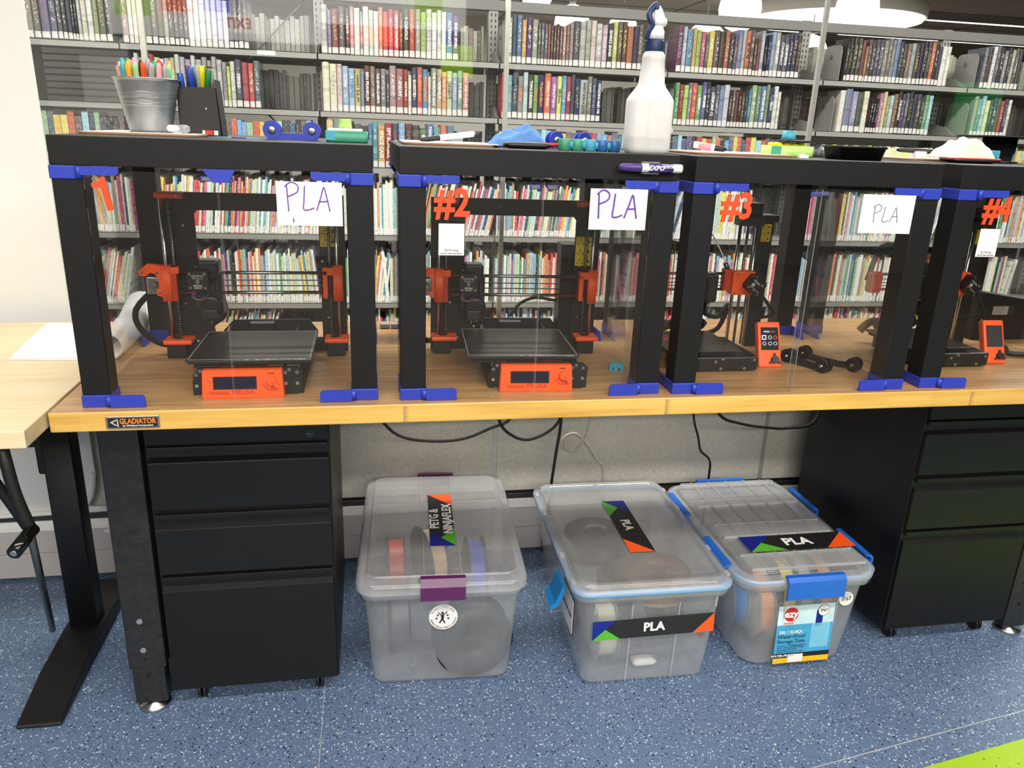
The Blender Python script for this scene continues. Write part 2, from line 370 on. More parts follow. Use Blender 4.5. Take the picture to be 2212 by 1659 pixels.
# ================================================================== the rooms
b = MB(); b.box(-4, 13, -7.2, -1.9, -0.05, 0, 'skin_carpet'); struct(b, 'floor_front')
b = MB(); b.box(-4, 13, -1.9, 0.86, -0.05, 0, 'speckled_vinyl')
gy = lambda x: -0.265+(x-1.778)*0.153
b.prism([(1.0, gy(1.0)), (6.0, gy(6.0)), (6.0, gy(6.0)-0.45), (1.0, gy(1.0)-0.45)], 'z', 0.0, 0.0006, 'green_vinyl')
b.prism([(1.25, gy(1.25)+0.075), (4.0, gy(4.0)+0.075), (4.0, gy(4.0)+0.077), (1.25, gy(1.25)+0.077)], 'z', 0.0, 0.0004, 'heater')
b.box(0.403, 0.4042, -0.7, 0.8, 0.0, 0.0004, 'heater'); struct(b, 'floor')
b = MB(); b.box(-4, 22, 0.86, 20, -0.05, 0, 'skin_carpet'); struct(b, 'floor_library')
b = MB(); b.box(-4, 13, -7.2, 0.86, 3.2, 3.25, 'white_wall'); struct(b, 'ceiling')
b = MB(); b.box(7.8, 22, 0.86, 20, 3.2, 3.25, 'ceiling_wood'); b.box(-4, 7.8, 0.86, 20, 3.2, 3.25, 'white_wall')
for i in range(14): b.box(-4, 22, 1.6+i*1.3, 1.62+i*1.3, 3.195, 3.2, 'grey_dark')
for i in range(9): b.box(0.4+i*2.4, 0.42+i*2.4, 0.9, 20, 3.195, 3.2, 'grey_dark')
struct(b, 'ceiling_library')
b = MB(); b.box(-4, 7.6, 13, 13.1, 0, 3.2, 'white_wall'); struct(b, 'wall_library')
b = MB(); b.box(7.6, 22, 20, 20.1, 0, 3.2, 'white_wall'); b.box(7.5, 7.6, 13.1, 20.1, 0, 3.2, 'white_wall'); struct(b, 'wall_back')
b = MB(); b.box(-4.1, -4, -7.2, 20, 0, 3.2, 'grey_wall'); struct(b, 'wall_left')
b = MB(); b.box(22, 22.1, 0.86, 20, 0, 3.2, 'grey_wall'); b.box(13, 13.1, -7.2, 0.86, 0, 3.2, 'grey_wall'); struct(b, 'wall_right')
b = MB(); b.box(-4, 13, -7.3, -7.2, 0, 3.2, 'grey_wall'); struct(b, 'wall_front')
# glass partition with joints, film, rail, sill and heater casing
jx = [-0.988, -0.028, 0.932, 1.89, 2.85, 3.81]
edges = [-4]+jx+[13]
for i in range(len(edges)-1):
    b = MB(); b.faces([(edges[i]+0.006, 0.822, 0.2), (edges[i+1]-0.006, 0.822, 0.2), (edges[i+1]-0.006, 0.822, 3.2), (edges[i]+0.006, 0.822, 3.2)], [(0, 1, 2, 3)], 'window_glass')
    struct(b, 'window_%d' % (i+1))
    b = MB(); b.box(edges[i]+0.008, edges[i+1]-0.008, 0.814, 0.818, 0.225, 0.70, 'linen_film'); struct(b, 'trim_%d' % (i+20))
for i, x in enumerate(jx):
    b = MB(); b.box(x-0.0065, x+0.0065, 0.816, 0.828, 0.2, 3.2, 'joint'); struct(b, 'trim_%d' % (i+1))
b = MB(); b.box(-4, 13, 0.806, 0.84, 0.205, 0.224, 'rail_dark', bev=0.002); b.box(-4, 13, 0.812, 0.836, 0.224, 0.232, 'black_paint'); struct(b, 'trim_10')
b = MB(); b.box(-4, 13, 0.802, 0.86, 0.172, 0.205, 'sill_white', bev=0.002); struct(b, 'trim_11')
b = MB(); b.box(-4, 13, 0.808, 0.86, 0.012, 0.0935, 'heater', bev=0.001); b.box(-4, 13, 0.808, 0.86, 0.095, 0.171, 'heater', bev=0.001); b.box(-4, 13, 0.83, 0.86, 0, 0.02, 'black_paint')
b.cyl((-0.245, 0.802, 0.128), (-0.245, 0.81, 0.128), 0.014, 'black_paint'); b.cyl((-0.275, 0.806, 0.13), (-0.275, 0.81, 0.13), 0.004, 'screw'); b.box(-0.285, -0.255, 0.806, 0.81, 0.155, 0.164, 'white_card')
struct(b, 'baseboard_back')
# white board standing against the glass at the left
t = thing('white_marker_board', 'large plain white board against the glass at the left, beside printer case 1', 'board', (-1.3, 0.79, 0.24))
b = MB(); P = [(-1.4, -0.05), (0.90, 0.0), (0.97, 0.012), (1.006, 0.05), (1.02, 0.12), (1.005, 2.3), (-1.4, 2.3)]
b.prism([(x, z) for x, z in P], 'y', -0.004, 0.004, 'white_board'); b.build('board_sheet', t)
b = MB(); b.tube([(-1.4, -0.008, -0.045), (0.88, -0.010, 0.003), (0.97, -0.01, 0.018), (1.003, -0.008, 0.055), (1.016, -0.004, 0.13)], 0.008, 'white_board'); b.build('rolled_edge', t)
# ------------------------------------------------------------------ things behind the camera that show in the glass
t = thing('exit_sign', 'white box sign with red EXIT letters hanging, mirrored in the glass', 'sign', (-0.83, -6.56, 2.30))
b = MB(); b.box(-0.12, 0.12, -0.06, 0.0, 0, 0.17, 'exit_box', bev=0.008); b.box(-0.01, 0.01, -0.04, -0.02, 0.17, 0.9, 'grey_metal'); b.build('sign_box', t)
text('EXIT', 0.15, 'exit_red', T(0, 0.001, 0.085) @ RZ(pi) @ FACE, t, 'lettering', bold=0.02, sx=0.9)
def poster(x0, x1, z0, z1, m, label, studs=True, y=-6.62):
    o = thing('wall_poster', label, 'poster', ((x0+x1)/2, y, z0)); b = MB(); w = (x1-x0)/2; b.box(-w, w, -0.02, 0, 0, z1-z0, m); b.build('sheet', o)
    if studs:
        n = max(2, int(w*2/0.16))
        for i in range(n):
            b = MB(); b.cyl((-w+(i+0.5)*2*w/n, 0, 0.08), (-w+(i+0.5)*2*w/n, 0.02, 0.08), 0.045, m); b.build('stud', o)
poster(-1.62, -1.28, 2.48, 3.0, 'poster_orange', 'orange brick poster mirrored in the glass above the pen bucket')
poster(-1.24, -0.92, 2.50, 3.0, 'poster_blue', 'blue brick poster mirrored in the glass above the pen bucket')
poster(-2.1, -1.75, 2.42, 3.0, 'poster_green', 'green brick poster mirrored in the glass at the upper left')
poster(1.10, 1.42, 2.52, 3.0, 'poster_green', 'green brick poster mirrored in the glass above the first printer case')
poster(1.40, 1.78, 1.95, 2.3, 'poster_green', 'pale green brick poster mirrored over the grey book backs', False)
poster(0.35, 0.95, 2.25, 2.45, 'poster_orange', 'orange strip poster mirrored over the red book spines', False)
poster(8.25, 8.95, 1.55, 2.2, 'green_tint_panel', 'glowing green panel added to tint the glass at the far right', False)  # added panel, its glow puts a green tint into the glass
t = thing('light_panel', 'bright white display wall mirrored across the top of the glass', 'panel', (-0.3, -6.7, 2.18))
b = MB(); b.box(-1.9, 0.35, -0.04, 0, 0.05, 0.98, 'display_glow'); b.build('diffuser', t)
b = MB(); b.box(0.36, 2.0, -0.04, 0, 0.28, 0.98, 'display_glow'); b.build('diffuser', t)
t = thing('slat_wall', 'grey slatted wall panel mirrored in the glass at the far left', 'panel', (-2.1, -5.0, 1.16))
b = MB(); b.box(-0.65, 0.5, -0.03, 0, 0, 0.9, 'white_plastic'); b.build('board', t)
for i in range(16):
    b = MB(); b.box(-0.65, 0.5, 0.0, 0.003, 0.03+i*0.058, 0.038+i*0.058, 'black_paint'); b.build('groove', t)

# ================================================================== library beyond the glass
BX = [-1.522, -0.608, 0.306, 1.220, 2.134, 3.048, 3.962, 4.876]
ZS = [1.71, 1.44, 1.17, 0.82, 0.45, 0.13]
YF, YB = 2.75, 3.00
bayname = ['beside the white board', 'behind the bucket of pens', 'above the first printer case', 'behind the blue cloth', 'behind the spray bottle', 'behind the black tray', 'at the far right']
unit = thing('library_shelving', 'long grey metal double-sided library shelving beyond the glass wall', 'shelving', (0, 0, 0))
for i, x in enumerate(BX):
    b = MB(); b.box(x-0.025, x+0.025, YB, YB+0.05, 0, 2.04, 'shelf_metal')
    for k in range(66):
        z = 0.1+k*0.029
        for sx in (-0.011, 0.011): b.box(x+sx-0.003, x+sx+0.003, YB-0.0006, YB, z, z+0.015, 'black_paint')
    b.build('upright', unit)
b = MB(); b.box(BX[0], BX[-1], YB-0.005, YB+0.055, 1.985, 2.035, 'rail_grey', bev=0.002); b.build('top_rail', unit)
for i in range(len(BX)-1):
    for j, z in enumerate(ZS):
        b = MB(); x0, x1 = BX[i]+0.004, BX[i+1]-0.004
        b.box(x0, x1, YF, YB+0.0, z-0.003, z, 'shelf_metal'); b.box(x0, x1, YF, YF+0.002, z-0.028, z, 'shelf_metal')
        b.box(x0, x1, YB+0.05, YB+0.3, z-0.003, z, 'shelf_metal'); b.box(x0, x1, YB+0.298, YB+0.3, z-0.028, z, 'shelf_metal')
        b.build('shelf', unit)
        for xs in (x0, x1):
            b = MB(); b.prism([(YF+0.02, z), (YF+0.05, z-0.02), (YB, z-0.02), (YB, z+0.07), (YF+0.12, z+0.05)], 'x', xs-0.0012, xs+0.0012, 'shelf_metal'); b.build('bracket', unit)
# diagonal cross braces
for i in (1,):
    b = MB(); b.cyl((BX[i]+0.05, YB+0.03, 2.0), (BX[i+1]-0.05, YB+0.03, 1.18), 0.004, 'grey_dark', n=6); b.cyl((BX[i]+0.05, YB+0.035, 1.18), (BX[i+1]-0.05, YB+0.035, 2.0), 0.004, 'grey_dark', n=6); b.build('brace', unit)

def bookend(x, z, label, side=1):
    b = MB(); pr = [(0, 0), (0.0, 0.15), (0.01, 0.178), (0.03, 0.19), (0.15, 0.19), (0.17, 0.178), (0.178, 0.15), (0.178, 0)]
    b.prism([(YF+0.02+u, z+v) for u, v in pr], 'x', x, x+0.0025, 'shelf_metal'); b.box(x-0.09 if side < 0 else x, x if side < 0 else x+0.09, YF+0.03, YF+0.18, z, z+0.0012, 'shelf_metal')
    b.cyl((x-0.004, YF+0.12, z+0.13), (x, YF+0.12, z+0.13), 0.013, 'grey_dark', n=14)
    b.build('bookend', label=label, cat='bookend', group='grey metal bookends on the library shelves')
for bi, li, dx, wd in ((4, 0, 0.055, 'upper'), (4, 1, 0.05, 'second'), (5, 0, 0.10, 'upper'), (5, 1, 0.10, 'second'), (3, 0, 0.02, 'upper'), (6, 0, 0.05, 'upper'), (6, 1, 0.05, 'second'), (2, 1, 0.012, 'second')):
    bookend(BX[bi]+dx, ZS[li], 'grey bookend on the %s shelf of the bay %s' % (wd, bayname[bi]))

# ------------------------------------------------------------------ books: one shape, copied
def book_mesh():
    b = MB(); t = 0.06
    b.box(-0.5, -0.5+0.09, -1, -0.02, 0, 1, 'book_cover'); b.box(0.5-0.09, 0.5, -1, -0.02, 0, 1, 'book_cover')
    pr = [(-0.5, -1.0+0.0), (-0.42, -1.03), (-0.2, -1.05), (0.2, -1.05), (0.42, -1.03), (0.5, -1.0), (0.5, -0.985), (-0.5, -0.985)]
    b.prism([(x, y) for x, y in pr], 'z', 0, 1, 'book_cover'); b.box(-0.42, 0.42, -0.985, -0.04, 0.015, 0.985, 'cream_pages')
    return b.mesh('book')
def stick_mesh():
    b = MB(); b.prism([(-0.44, -1.036), (-0.2, -1.056), (0.2, -1.056), (0.44, -1.036), (0.2, -1.05), (-0.2, -1.05)], 'z', 0.02, 0.15, 'call_number'); return b.mesh('call_number_label')
bk_me, st_me = book_mesh(), stick_mesh()
def cname(c):
    r, g, bb = [int(ch, 16) for ch in c]; mx, mn = max(r, g, bb), min(r, g, bb)
    if mx-mn <= 1: return 'white' if mn >= 12 else 'pale grey' if mn >= 9 else 'grey' if mn >= 6 else 'charcoal' if mn >= 4 else 'black'
    d = 'dark ' if mx <= 6 else 'pale ' if mn >= 8 else ''
    if r == mx and g >= mx-3 and bb < g-1: return d+('yellow' if g >= mx-2 else 'orange')
    if r == mx: return d+('orange' if g > bb+3 and g > 5 else 'purple' if bb >= r-2 and bb > g else 'brown' if mx <= 9 and g > bb else 'red')
    if g == mx: return d+('teal' if bb >= g-2 and bb > r+1 else 'green')
    return d+('teal' if g >= bb-1 and g > r+2 else 'purple' if r > g else 'blue')
ordn = lambda n: str(n)+({1: 'st', 2: 'nd', 3: 'rd'}.get(n % 10, 'th') if n not in (11, 12, 13) else 'th')
shelf_word = ['upper shelf', 'second shelf', 'third shelf']
def veil_mute(c, s=0.75, k=0.68):  # dulls and darkens cover colours to imitate the reflection veil on the glass
    g = 0.3*c[0]+0.59*c[1]+0.11*c[2]; return tuple((g+(v-g)*s)*k for v in c[:3])+(1,)
def add_book(x, z, w, h, d, col, lean, label, group, title=None, tc='letter_white', sticker=True, y=None):
    o = bpy.data.objects.new('book', bk_me); COL.objects.link(o)
    o.scale = (w*0.97, d, h); o.location = (x+w/2, (YF+0.018 if y is None else y)+d, z); o.rotation_euler = (0, lean, 0)
    o.color = veil_mute(hx(col)); o['label'] = label; o['category'] = 'book'; o['group'] = group
    if sticker:
        s = bpy.data.objects.new('call_number_label', st_me); COL.objects.link(s); s.parent = o
    if title:
        sz = min(w*0.72, 0.75*h/(0.62*len(title))); me_o = text(title, 1.0, tc, Matrix(), o, 'title', ext=0.0, bold=0.012)
        me_o.matrix_local = Matrix.Diagonal((1/(w*0.97), 1/d, 1/h, 1)) @ T(0, -d*1.062, h*0.56) @ RY(pi/2) @ FACE @ Matrix.Diagonal((sz, sz, 1, 1))
    return o
ROWS = {
 (0, 0): "a88 35,dcc 30,345 18,998 20,887 40,776 30,779 40,778 30,667 22,555 20,556 20,445 12,333 12,bbb 16,ccb 24,ddd 26,9a7 22,776 30,666 26,555 24,444 20",
 (1, 0): "a88 28,ddd 20,ddc 20,cca 30,443 30,555 26,554 28,aa9 20,333 24,455 20,444 22,556 20,eee 26,eee 24,ddd 28,ccc 24,ccd 26,bbd 26,ddd 24,433 22,222 20,323 24,443 24",
 (1, 1): "222 34,bcb 20,bbb 20,789 24,a45 24,cc5 24,ddd 20,bbc 24,cb9 22,bcb 22,aab 24,bab 26,ccc 20,bbb 28,999 24,999 20,aaa 22,bbb 24,999 20,bc4 16,ccb 22/-,556 30/FERRIS,a45 30/-,c54 26/-,677 28",
 (2, 0): "bbb 31,88a 18,844 34,655 31,444 22/MAYA,b99 20,ddd 28/GINGER PIE,999 14,ddd 28,bcb 22,ddd 24,e85 20,c43 26,b35 26,c34 26/MEET ME HALFWAY,633 20,443 28/CURIOUS,b32 30,999 26,9b5 28,ccc 26,ddd 26,ccc 22,ddd 24,47b 31/ALTERNATE,648 30/FIVE SIX SEVEN",
 (2, 1): "ddb 36,ddb 34,dbb 26,9bd 30,9bd 30/STARFISH/letter_blue,cb5 28/HARRIET THE SPY/letter_black,69b 18,733 28/BEN FRANKLIN,876 25,655 26/THE SEVEN QUEENS,888 26,446 16,a88 34/ALONE/letter_grey,a66 36/AWAY,a33 22/PAX WAR,ddb 18,446 26/GHOSTED,c44 28/SUPERVILLAIN/letter_orange,49b 26/SUPERVILLAIN/letter_orange,dcc 16,998 28/THE WIZARD'S DOG,ba8 26/NORVELT,e95 24,bc9 28/LEGACY/letter_black,9ac 26/-,7a8 26/IVY RISES,d87 32/LILY AND DUNKIN",
 (2, 2): "dc8 34,89a 34,ac4 34,433 34/CLUES,566 34,544 36,48b 20,4ab 26,da4 36/SPACE CASE,b34 36/SPY SCHOOL,556 32/SPY,8be 34/SPY,744 36/SPY,555 38,684 34/BIG GAME,47b 36/PANDA-MONIUM,6aa 34,d75 34,689 36",
 (3, 0): "a98 30/ROUTE OF FIRE,356 22,57a 26,c93 24,537 28,998 30,575 15,767 18,567 18,b54 12,544 16,555 14,744 16,655 16,b87 18,866 18,988 20,555 32,aaa 32,aa9 26,cbb 28,bbb 32,cab 28,344 28/GHOST DOGS,bb5 26,665 24,644 26,a63 34,446 26,765 24",
 (3, 1): "d45 26,5ab 28,345 30,988 26/HEROES/letter_orange,acc 26,444 28/TWO DEGREES,7a4 24/13-Story/letter_orange,336 34/78-Story Treehouse/letter_orange,e62 34/104-Story Treehouse,a6b 32/130-Story Treehouse,cd4 26/143-Story/letter_black,5ac 24/169/letter_orange,a35 24/TALES,555 20,346 28,abb 40/WINTERHOUSE/letter_black,887 24,557 24,346 26/HOUDINI AND ME",
 (4, 0): "746 30,abc 22,58a 34/-,ca4 20,9b5 24,b57 26,666 18,cb3 30,655 30,443 30,a64 26,544 26,567 18,87a 26,9bb 20,c62 26/MONSTER/letter_black,766 22,543 18,854 18,aab 22,224 18,335 20,8ac 22,aa9 26/GENIUS HEIST,556 26/CONSPIRACY,667 26/DECEPTION,445 24,446 24,544 24",
 (4, 1): "5a6 24,a33 24,ad4 26,889 20,e53 28,6a5 28/BERRY,66a 26/BENBEE,444 20,556 30/LIFEBOAT 12,667 24,89b 26,bcd 30/-,433 18,765 18,655 18,622 18,554 18,443 18,48b 18,9b8 28,686 26,58b 28/HOWLIDAY INN,897 20,446 26/BILLY,cdd 24/-,ddb 18",
 (5, 0): "444 16,333 24,443 26,554 24,744 24,b83 12,655 22,544 24,556 22,556 26,887 26,777 22,888 22,68a 26,445 22,444 24,865 26,9aa 26,444 26,434 22,334 24,444 24,c64 24,433 20,445 22,ddd 30,ddc 24",
 (5, 1): "ddc 32/-,78a 42/-,99b 36,565 34,ddb 34/-,322 16,334 16,323 16,333 16,b79 24,cc9 20,b96 18,9cc 26,865 26,432 24/THE DOCENT,547 22,667 22,333 26,446 24,555 26,444 22,696 26,8cc 24",
 (6, 0): "778 26,444 28,ddd 24,567 24,433 26,889 24,333 24,aaa 22,654 24,445 22",
 (6, 1): "9a9 24,5a8 24,9bd 26,cd8 28,444 22,446 24,655 24,b44 24,445 24,ddc 22"}
STARTX = {(0, 0): 0.4, (2, 0): 0.02, (2, 2): 0.03, (4, 0): 0.045, (4, 1): 0.06, (5, 0): 0.125, (5, 1): 0.13, (6, 0): 0.08, (6, 1): 0.08, (3, 0): 0.035}
rr = random.Random(11)
ends = {}
for (bi, li), row in ROWS.items():
    x = BX[bi]+STARTX.get((bi, li), 0.018); n = 0
    for tok in row.split(','):
        pr = tok.split('/'); c, wmm = pr[0].split(); wd = int(wmm)/1000.0
        if x+wd > BX[bi+1]-0.012: break
        n += 1; h = rr.uniform(0.205, 0.232) if wd > 0.019 else rr.uniform(0.185, 0.2)
        ti = pr[1] if len(pr) > 1 and pr[1] != '-' else None
        add_book(x, ZS[li], wd, h, rr.uniform(0.14, 0.16), c, 0.0, '%s hardback, %s from left, %s, bay %s' % (cname(c), ordn(n), shelf_word[li], bayname[bi]),
                 'hardbacks on the %s of the bay %s' % (shelf_word[li], bayname[bi]), ti, pr[2] if len(pr) > 2 else 'letter_white')
        x += wd+0.0008
    ends[(bi, li)] = x
# the mass of thinner books below and of book backs on the far side: one uncounted mass
bm = bmesh.new(); cl = bm.loops.layers.float_color.new('Col')
def mass(x, y0, y1, z, w, h, c, white=True, sh=0.0):
    vs = [bm.verts.new(p) for p in ((x, y0, z), (x+w, y0, z), (x+w, y1, z), (x, y1, z), (x+sh, y0, z+h), (x+w+sh, y0, z+h), (x+w+sh, y1, z+h), (x+sh, y1, z+h))]
    for f in ((4, 5, 6, 7), (0, 1, 5, 4), (1, 2, 6, 5), (2, 3, 7, 6), (3, 0, 4, 7)):
        fc = bm.faces.new([vs[i] for i in f])
        for lp in fc.loops: lp[cl] = veil_mute(c, 0.85, 1.0)
    if white:
        q = [bm.verts.new(p) for p in ((x+w*0.06, y0-0.0008, z+0.004), (x+w*0.94, y0-0.0008, z+0.004), (x+w*0.94+sh*0.12, y0-0.0008, z+h*0.13), (x+w*0.06+sh*0.12, y0-0.0008, z+h*0.13))]
        fc = bm.faces.new(q)
        for lp in fc.loops: lp[cl] = (0.8, 0.8, 0.78, 1)
pal = ['eee', 'eee', 'eed', 'ddd', 'dde', 'eec', 'ccc', 'bcd', 'e94', 'd33', 'ec3', '7bd', '49b', '5a6', 'dd6', 'c35', '347', '333', 'e75', 'abc', 'ffe', 'eee', 'bdb', 'd69', 'a97', 'cdb']
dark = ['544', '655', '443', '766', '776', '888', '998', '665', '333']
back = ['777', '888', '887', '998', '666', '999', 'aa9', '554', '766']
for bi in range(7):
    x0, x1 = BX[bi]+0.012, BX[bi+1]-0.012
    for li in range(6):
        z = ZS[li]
        x = x0                                         # far side, fore-edges towards us, shade put into their greys
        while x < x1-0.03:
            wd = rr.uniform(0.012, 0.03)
            if rr.random() > (0.07 if (bi, li) != (0, 1) else 2): mass(x, YB+0.075, YB+0.27, z, wd*0.9, rr.uniform(0.17, 0.205) if li < 3 else rr.uniform(0.27, 0.31), hx(rr.choice(back if li < 3 else ['444', '555', '554', '666', '665', '433'])), False)  # lower rows taller and darker, standing in for shade beneath the shelves
            x += wd
        if li < 2: continue
        if li == 2:
            if bi == 2: continue
            x = x0+(0.06 if bi in (4, 5) else 0)
            while x < x1-0.03:
                wd = rr.uniform(0.022, 0.034)
                c = rr.choice(['ca4', '557', '69c', 'b53', '333', '8bc', '445', 'a44', 'cb5', '357', '655', '8a8', '444', '567'])
                if bi == 5: wd = 0.011; c = rr.choice(['dd6', 'ccd', 'dd7', '8ac', 'ddc'])
                mass(x, YF+0.02, YF+0.17, z, wd*0.93, rr.uniform(0.185, 0.2) if bi == 5 else rr.uniform(0.2, 0.225), hx(c)); x += wd
            continue
        x = x0; lim = x1-rr.choice([0.02, 0.1, 0.3, 0.02]); lean = 0.0
        if (bi, li) == (1, 3): lim = x1-0.02
        while x < lim:
            wd = rr.uniform(0.006, 0.015); c = rr.choice(pal)
            if rr.random() < 0.04: lean = rr.choice([0.0, 0.0, 0.03, -0.025, 0.06])
            h = rr.uniform(0.235, 0.29) if li < 5 else rr.uniform(0.22, 0.29)
            mass(x, YF+0.02+rr.uniform(0, 0.015), YF+0.2, z, wd*0.94, h, hx(c), True, lean if x+lean > x0 else 0); x += wd
me = bpy.data.meshes.new('book_rows'); bm.to_mesh(me); bm.free(); me.materials.append(M['book_mass'])
o = bpy.data.objects.new('book_rows', me); COL.objects.link(o); o['kind'] = 'stuff'; o['category'] = 'books'; o['label'] = 'countless thin picture books and book backs packed on the lower and far shelves'
# shelf-end cards and slips
for k, (x, z, w, h, lab) in enumerate(((1.262, 1.36, 0.03, 0.05, 'small white slip on the shelving upright behind the blue cloth'), (2.19, 1.345, 0.02, 0.05, 'small white slip on the shelving upright beside the spray bottle'), (3.12, 1.345, 0.03, 0.06, 'small white slip on the shelving upright behind the black tray'), (0.02, 1.688, 0.085, 0.02, 'white shelf label on the lip behind the pen holder'))):
    b = MB(); b.box(0, w, 0, 0.0012, 0, h, 'white_card'); b.build('paper_slip', loc=(x, (YF-0.0015) if k == 3 else YB-0.003, z), label=lab, cat='slip')
# pendant lamps, ceiling ring and strip lights
for k, (x, y, z, r, lab) in enumerate(((2.86, 7.9, 2.56, 0.20, 'white globe pendant above the treehouse books'), (3.62, 8.4, 2.62, 0.17, 'white globe pendant left of the spray bottle trigger'), (4.05, 6.1, 2.55, 0.20, 'white globe pendant right of the spray bottle'), (4.45, 7.8, 2.42, 0.24, 'large white globe pendant low behind the yellow book row'), (5.45, 6.4, 2.68, 0.21, 'white globe pendant left of the ceiling ring'), (5.9, 8.0, 2.42, 0.20, 'white globe pendant low beside the glass joint'), (2.3, 7.2, 2.72, 0.16, 'small white globe pendant at the top edge behind the glass'))):
    t = thing('pendant_lamp', lab, 'lamp', (x, y, z), group='white globe pendants in the library'); b = MB(); b.lathe([(0.0001, -r)]+[(r*sin(a*pi/10), -r*cos(a*pi/10)) for a in range(1, 10)]+[(0.03, r*0.97)], (0, 0, 0), 'lamp_glow', 24); b.build('globe', t)
    b = MB(); b.cyl((0, 0, r*0.95), (0, 0, 3.2-z), 0.008, 'grey_metal', n=8); b.cyl((0, 0, r*0.9), (0, 0, r*0.9+0.07), 0.035, 'grey_metal', n=12); b.build('stem', t)
t = thing('ceiling_ring', 'huge round white ceiling light ring at the upper right', 'lamp', (6.5, 8.6, 2.88))
b = MB(); b.lathe([(1.1, 0), (1.1, 0.32), (1.07, 0.32), (1.07, 0.0), (1.1, 0)], (0, 0, 0), 'white_wall', 48); b.build('ring', t)
b = MB(); b.cyl((0, 0, -0.03), (0, 0, 0.02), 1.06, 'display_glow', n=48); b.build('diffuser', t)
for k, (x0, x1, y, z, lab) in enumerate(((8.5, 12.5, 9.6, 3.12, 'long linear ceiling light at the top right'), (8.4, 13.2, 11.6, 3.12, 'second long linear ceiling light lower at the right'), (13.6, 17, 12.6, 3.12, 'far linear ceiling light at the right edge'))):
    t = thing('linear_light', lab, 'lamp', ((x0+x1)/2, y, z)); b = MB(); h = (x1-x0)/2; b.box(-h, h, -0.05, 0.05, 0, 0.08, 'grey_metal'); b.build('housing', t)
    b = MB(); b.box(-h+0.02, h-0.02, -0.035, 0.035, -0.006, 0.0, 'lamp_glow'); b.build('diffuser', t)
# ================================================================== workbench
H = 0.85
t = bench = thing('workbench', 'long workbench with a thick maple top on black steel legs', 'workbench', (0, 0, 0))
b = MB()
b.box(-0.055, 2.62, -0.028, 0.68, H-0.0395, H, 'maple', bev=0.0025); me = None
o = b.build('benchtop', t)
o.data.materials.append(M['maple_front_lit'])
for f in o.data.polygons:
    if f.normal.y < -0.6: f.material_index = 1
b = MB()
for x0 in (0.601, 1.157, 1.9): 
    for k in range(9): b.prism([(x0, H-0.004-k*0.004), (x0+0.012, H-0.0062-k*0.004), (x0, H-0.0066-k*0.004)], 'y', -0.0283, -0.0279, 'brown_edge')
b.build('finger_joints', t)
def bleg(x, y, dx=0.084, dy=0.05):
    b = MB(); b.box(x, x+dx, y, y+dy, 0.122, H-0.04, 'hammered', bev=0.003); b.box(x+0.004, x+dx-0.006, y+0.004, y+dy-0.004, 0.02, 0.125, 'hammered', bev=0.003); b.cyl((x+0.04, y-0.0006, 0.099), (x+0.04, y+0.004, 0.099), 0.004, 'black_gloss', n=12); b.cyl((x+0.04, y-0.0006, 0.15), (x+0.04, y+0.001, 0.15), 0.004, 'black_paint', n=12)
    l = b.build('leg', t)
    for z in (0.256, 0.176):
        b = MB(); b.cyl((x+0.038, y-0.004, z), (x+0.038, y, z), 0.0075, 'screw', n=6); b.build('bolt', l)
    b = MB(); b.lathe([(0.036, 0.0), (0.038, 0.004), (0.036, 0.010), (0.012, 0.014), (0.010, 0.03)], (x+0.042, y+0.025, 0), 'steel', 24); b.build('levelling_foot', l)
bleg(-0.046, 0.17); bleg(-0.046, 0.6); bleg(2.375, 0.17); bleg(2.375, 0.6)
b = MB(); b.box(0.04, 2.375, 0.60, 0.63, H-0.11, H-0.04, 'black_paint'); b.build('cross_beam', t)
p = thing('maker_badge', 'small black and orange metal badge on the bench front edge', 'badge', (0.092, -0.0285, H-0.0215))
b = MB(); b.box(-0.0475, 0.0475, -0.002, 0, -0.0125, 0.0125, 'steel', bev=0.0012); b.build('frame', p)
b = MB(); b.box(-0.0435, 0.0435, -0.0026, -0.0018, -0.0095, 0.0095, 'label_black'); b.build('plate', p)
for a, (cx, cz) in zip((0.45, -0.6, 1.6), ((-0.032, 0.004), (-0.034, -0.002), (-0.0265, -0.002))):
    b = MB(); b.box(-0.0065, 0.0065, -0.0006, 0, -0.0011, 0.0011, 'letter_grey'); o = b.build('logo_blade', p); o.location = (cx, -0.0026, cz); o.rotation_euler = (0, -a, 0)
text('GLADIATOR', 0.0145, 'letter_orange', T(0.009, -0.0027, 0.0022) @ FACE, p, bold=0.03, sx=0.80)
text('by Whirlpool Corporation', 0.0045, 'letter_white', T(0.009, -0.0027, -0.0062) @ FACE, p, bold=0.02, sx=1.12)

# ------------------------------------------------------------------ adjustable side desk with crank
t = thing('crank_desk', 'pale wood height-adjustable desk with black crank leg at the left', 'desk', (-0.25, 0.4, 0))
b = MB(); b.box(-1.3, 0.19, -0.52, 0.29, H-0.032, H+0.001, 'light_laminate', bev=0.002); b.build('desktop', t)
b = MB(); b.loft([(0, 0.1, 0.036, 0.03, 0.006, 0.03), (0, 0.1, 0.036, 0.03, 0.006, 0.70)], 'black_paint'); b.build('column_sleeve', t)
b = MB(); b.loft([(0, 0.1, 0.029, 0.023, 0.005, 0.6), (0, 0.1, 0.029, 0.023, 0.005, H-0.03)], 'black_paint'); b.build('inner_column', t)
b = MB(); b.prism([(-0.26, 0.002), (-0.26, 0.012), (-0.1, 0.042), (0.05, 0.05), (0.16, 0.05), (0.34, 0.032), (0.37, 0.004), (0.35, 0.002)], 'x', -0.05, 0.05, 'black_paint'); o = b.build('foot', t); mo = o.modifiers.new('rounding', 'BEVEL'); mo.width = 0.010; mo.segments = 3; mo.limit_method = 'ANGLE'; mo.angle_limit = 0.7
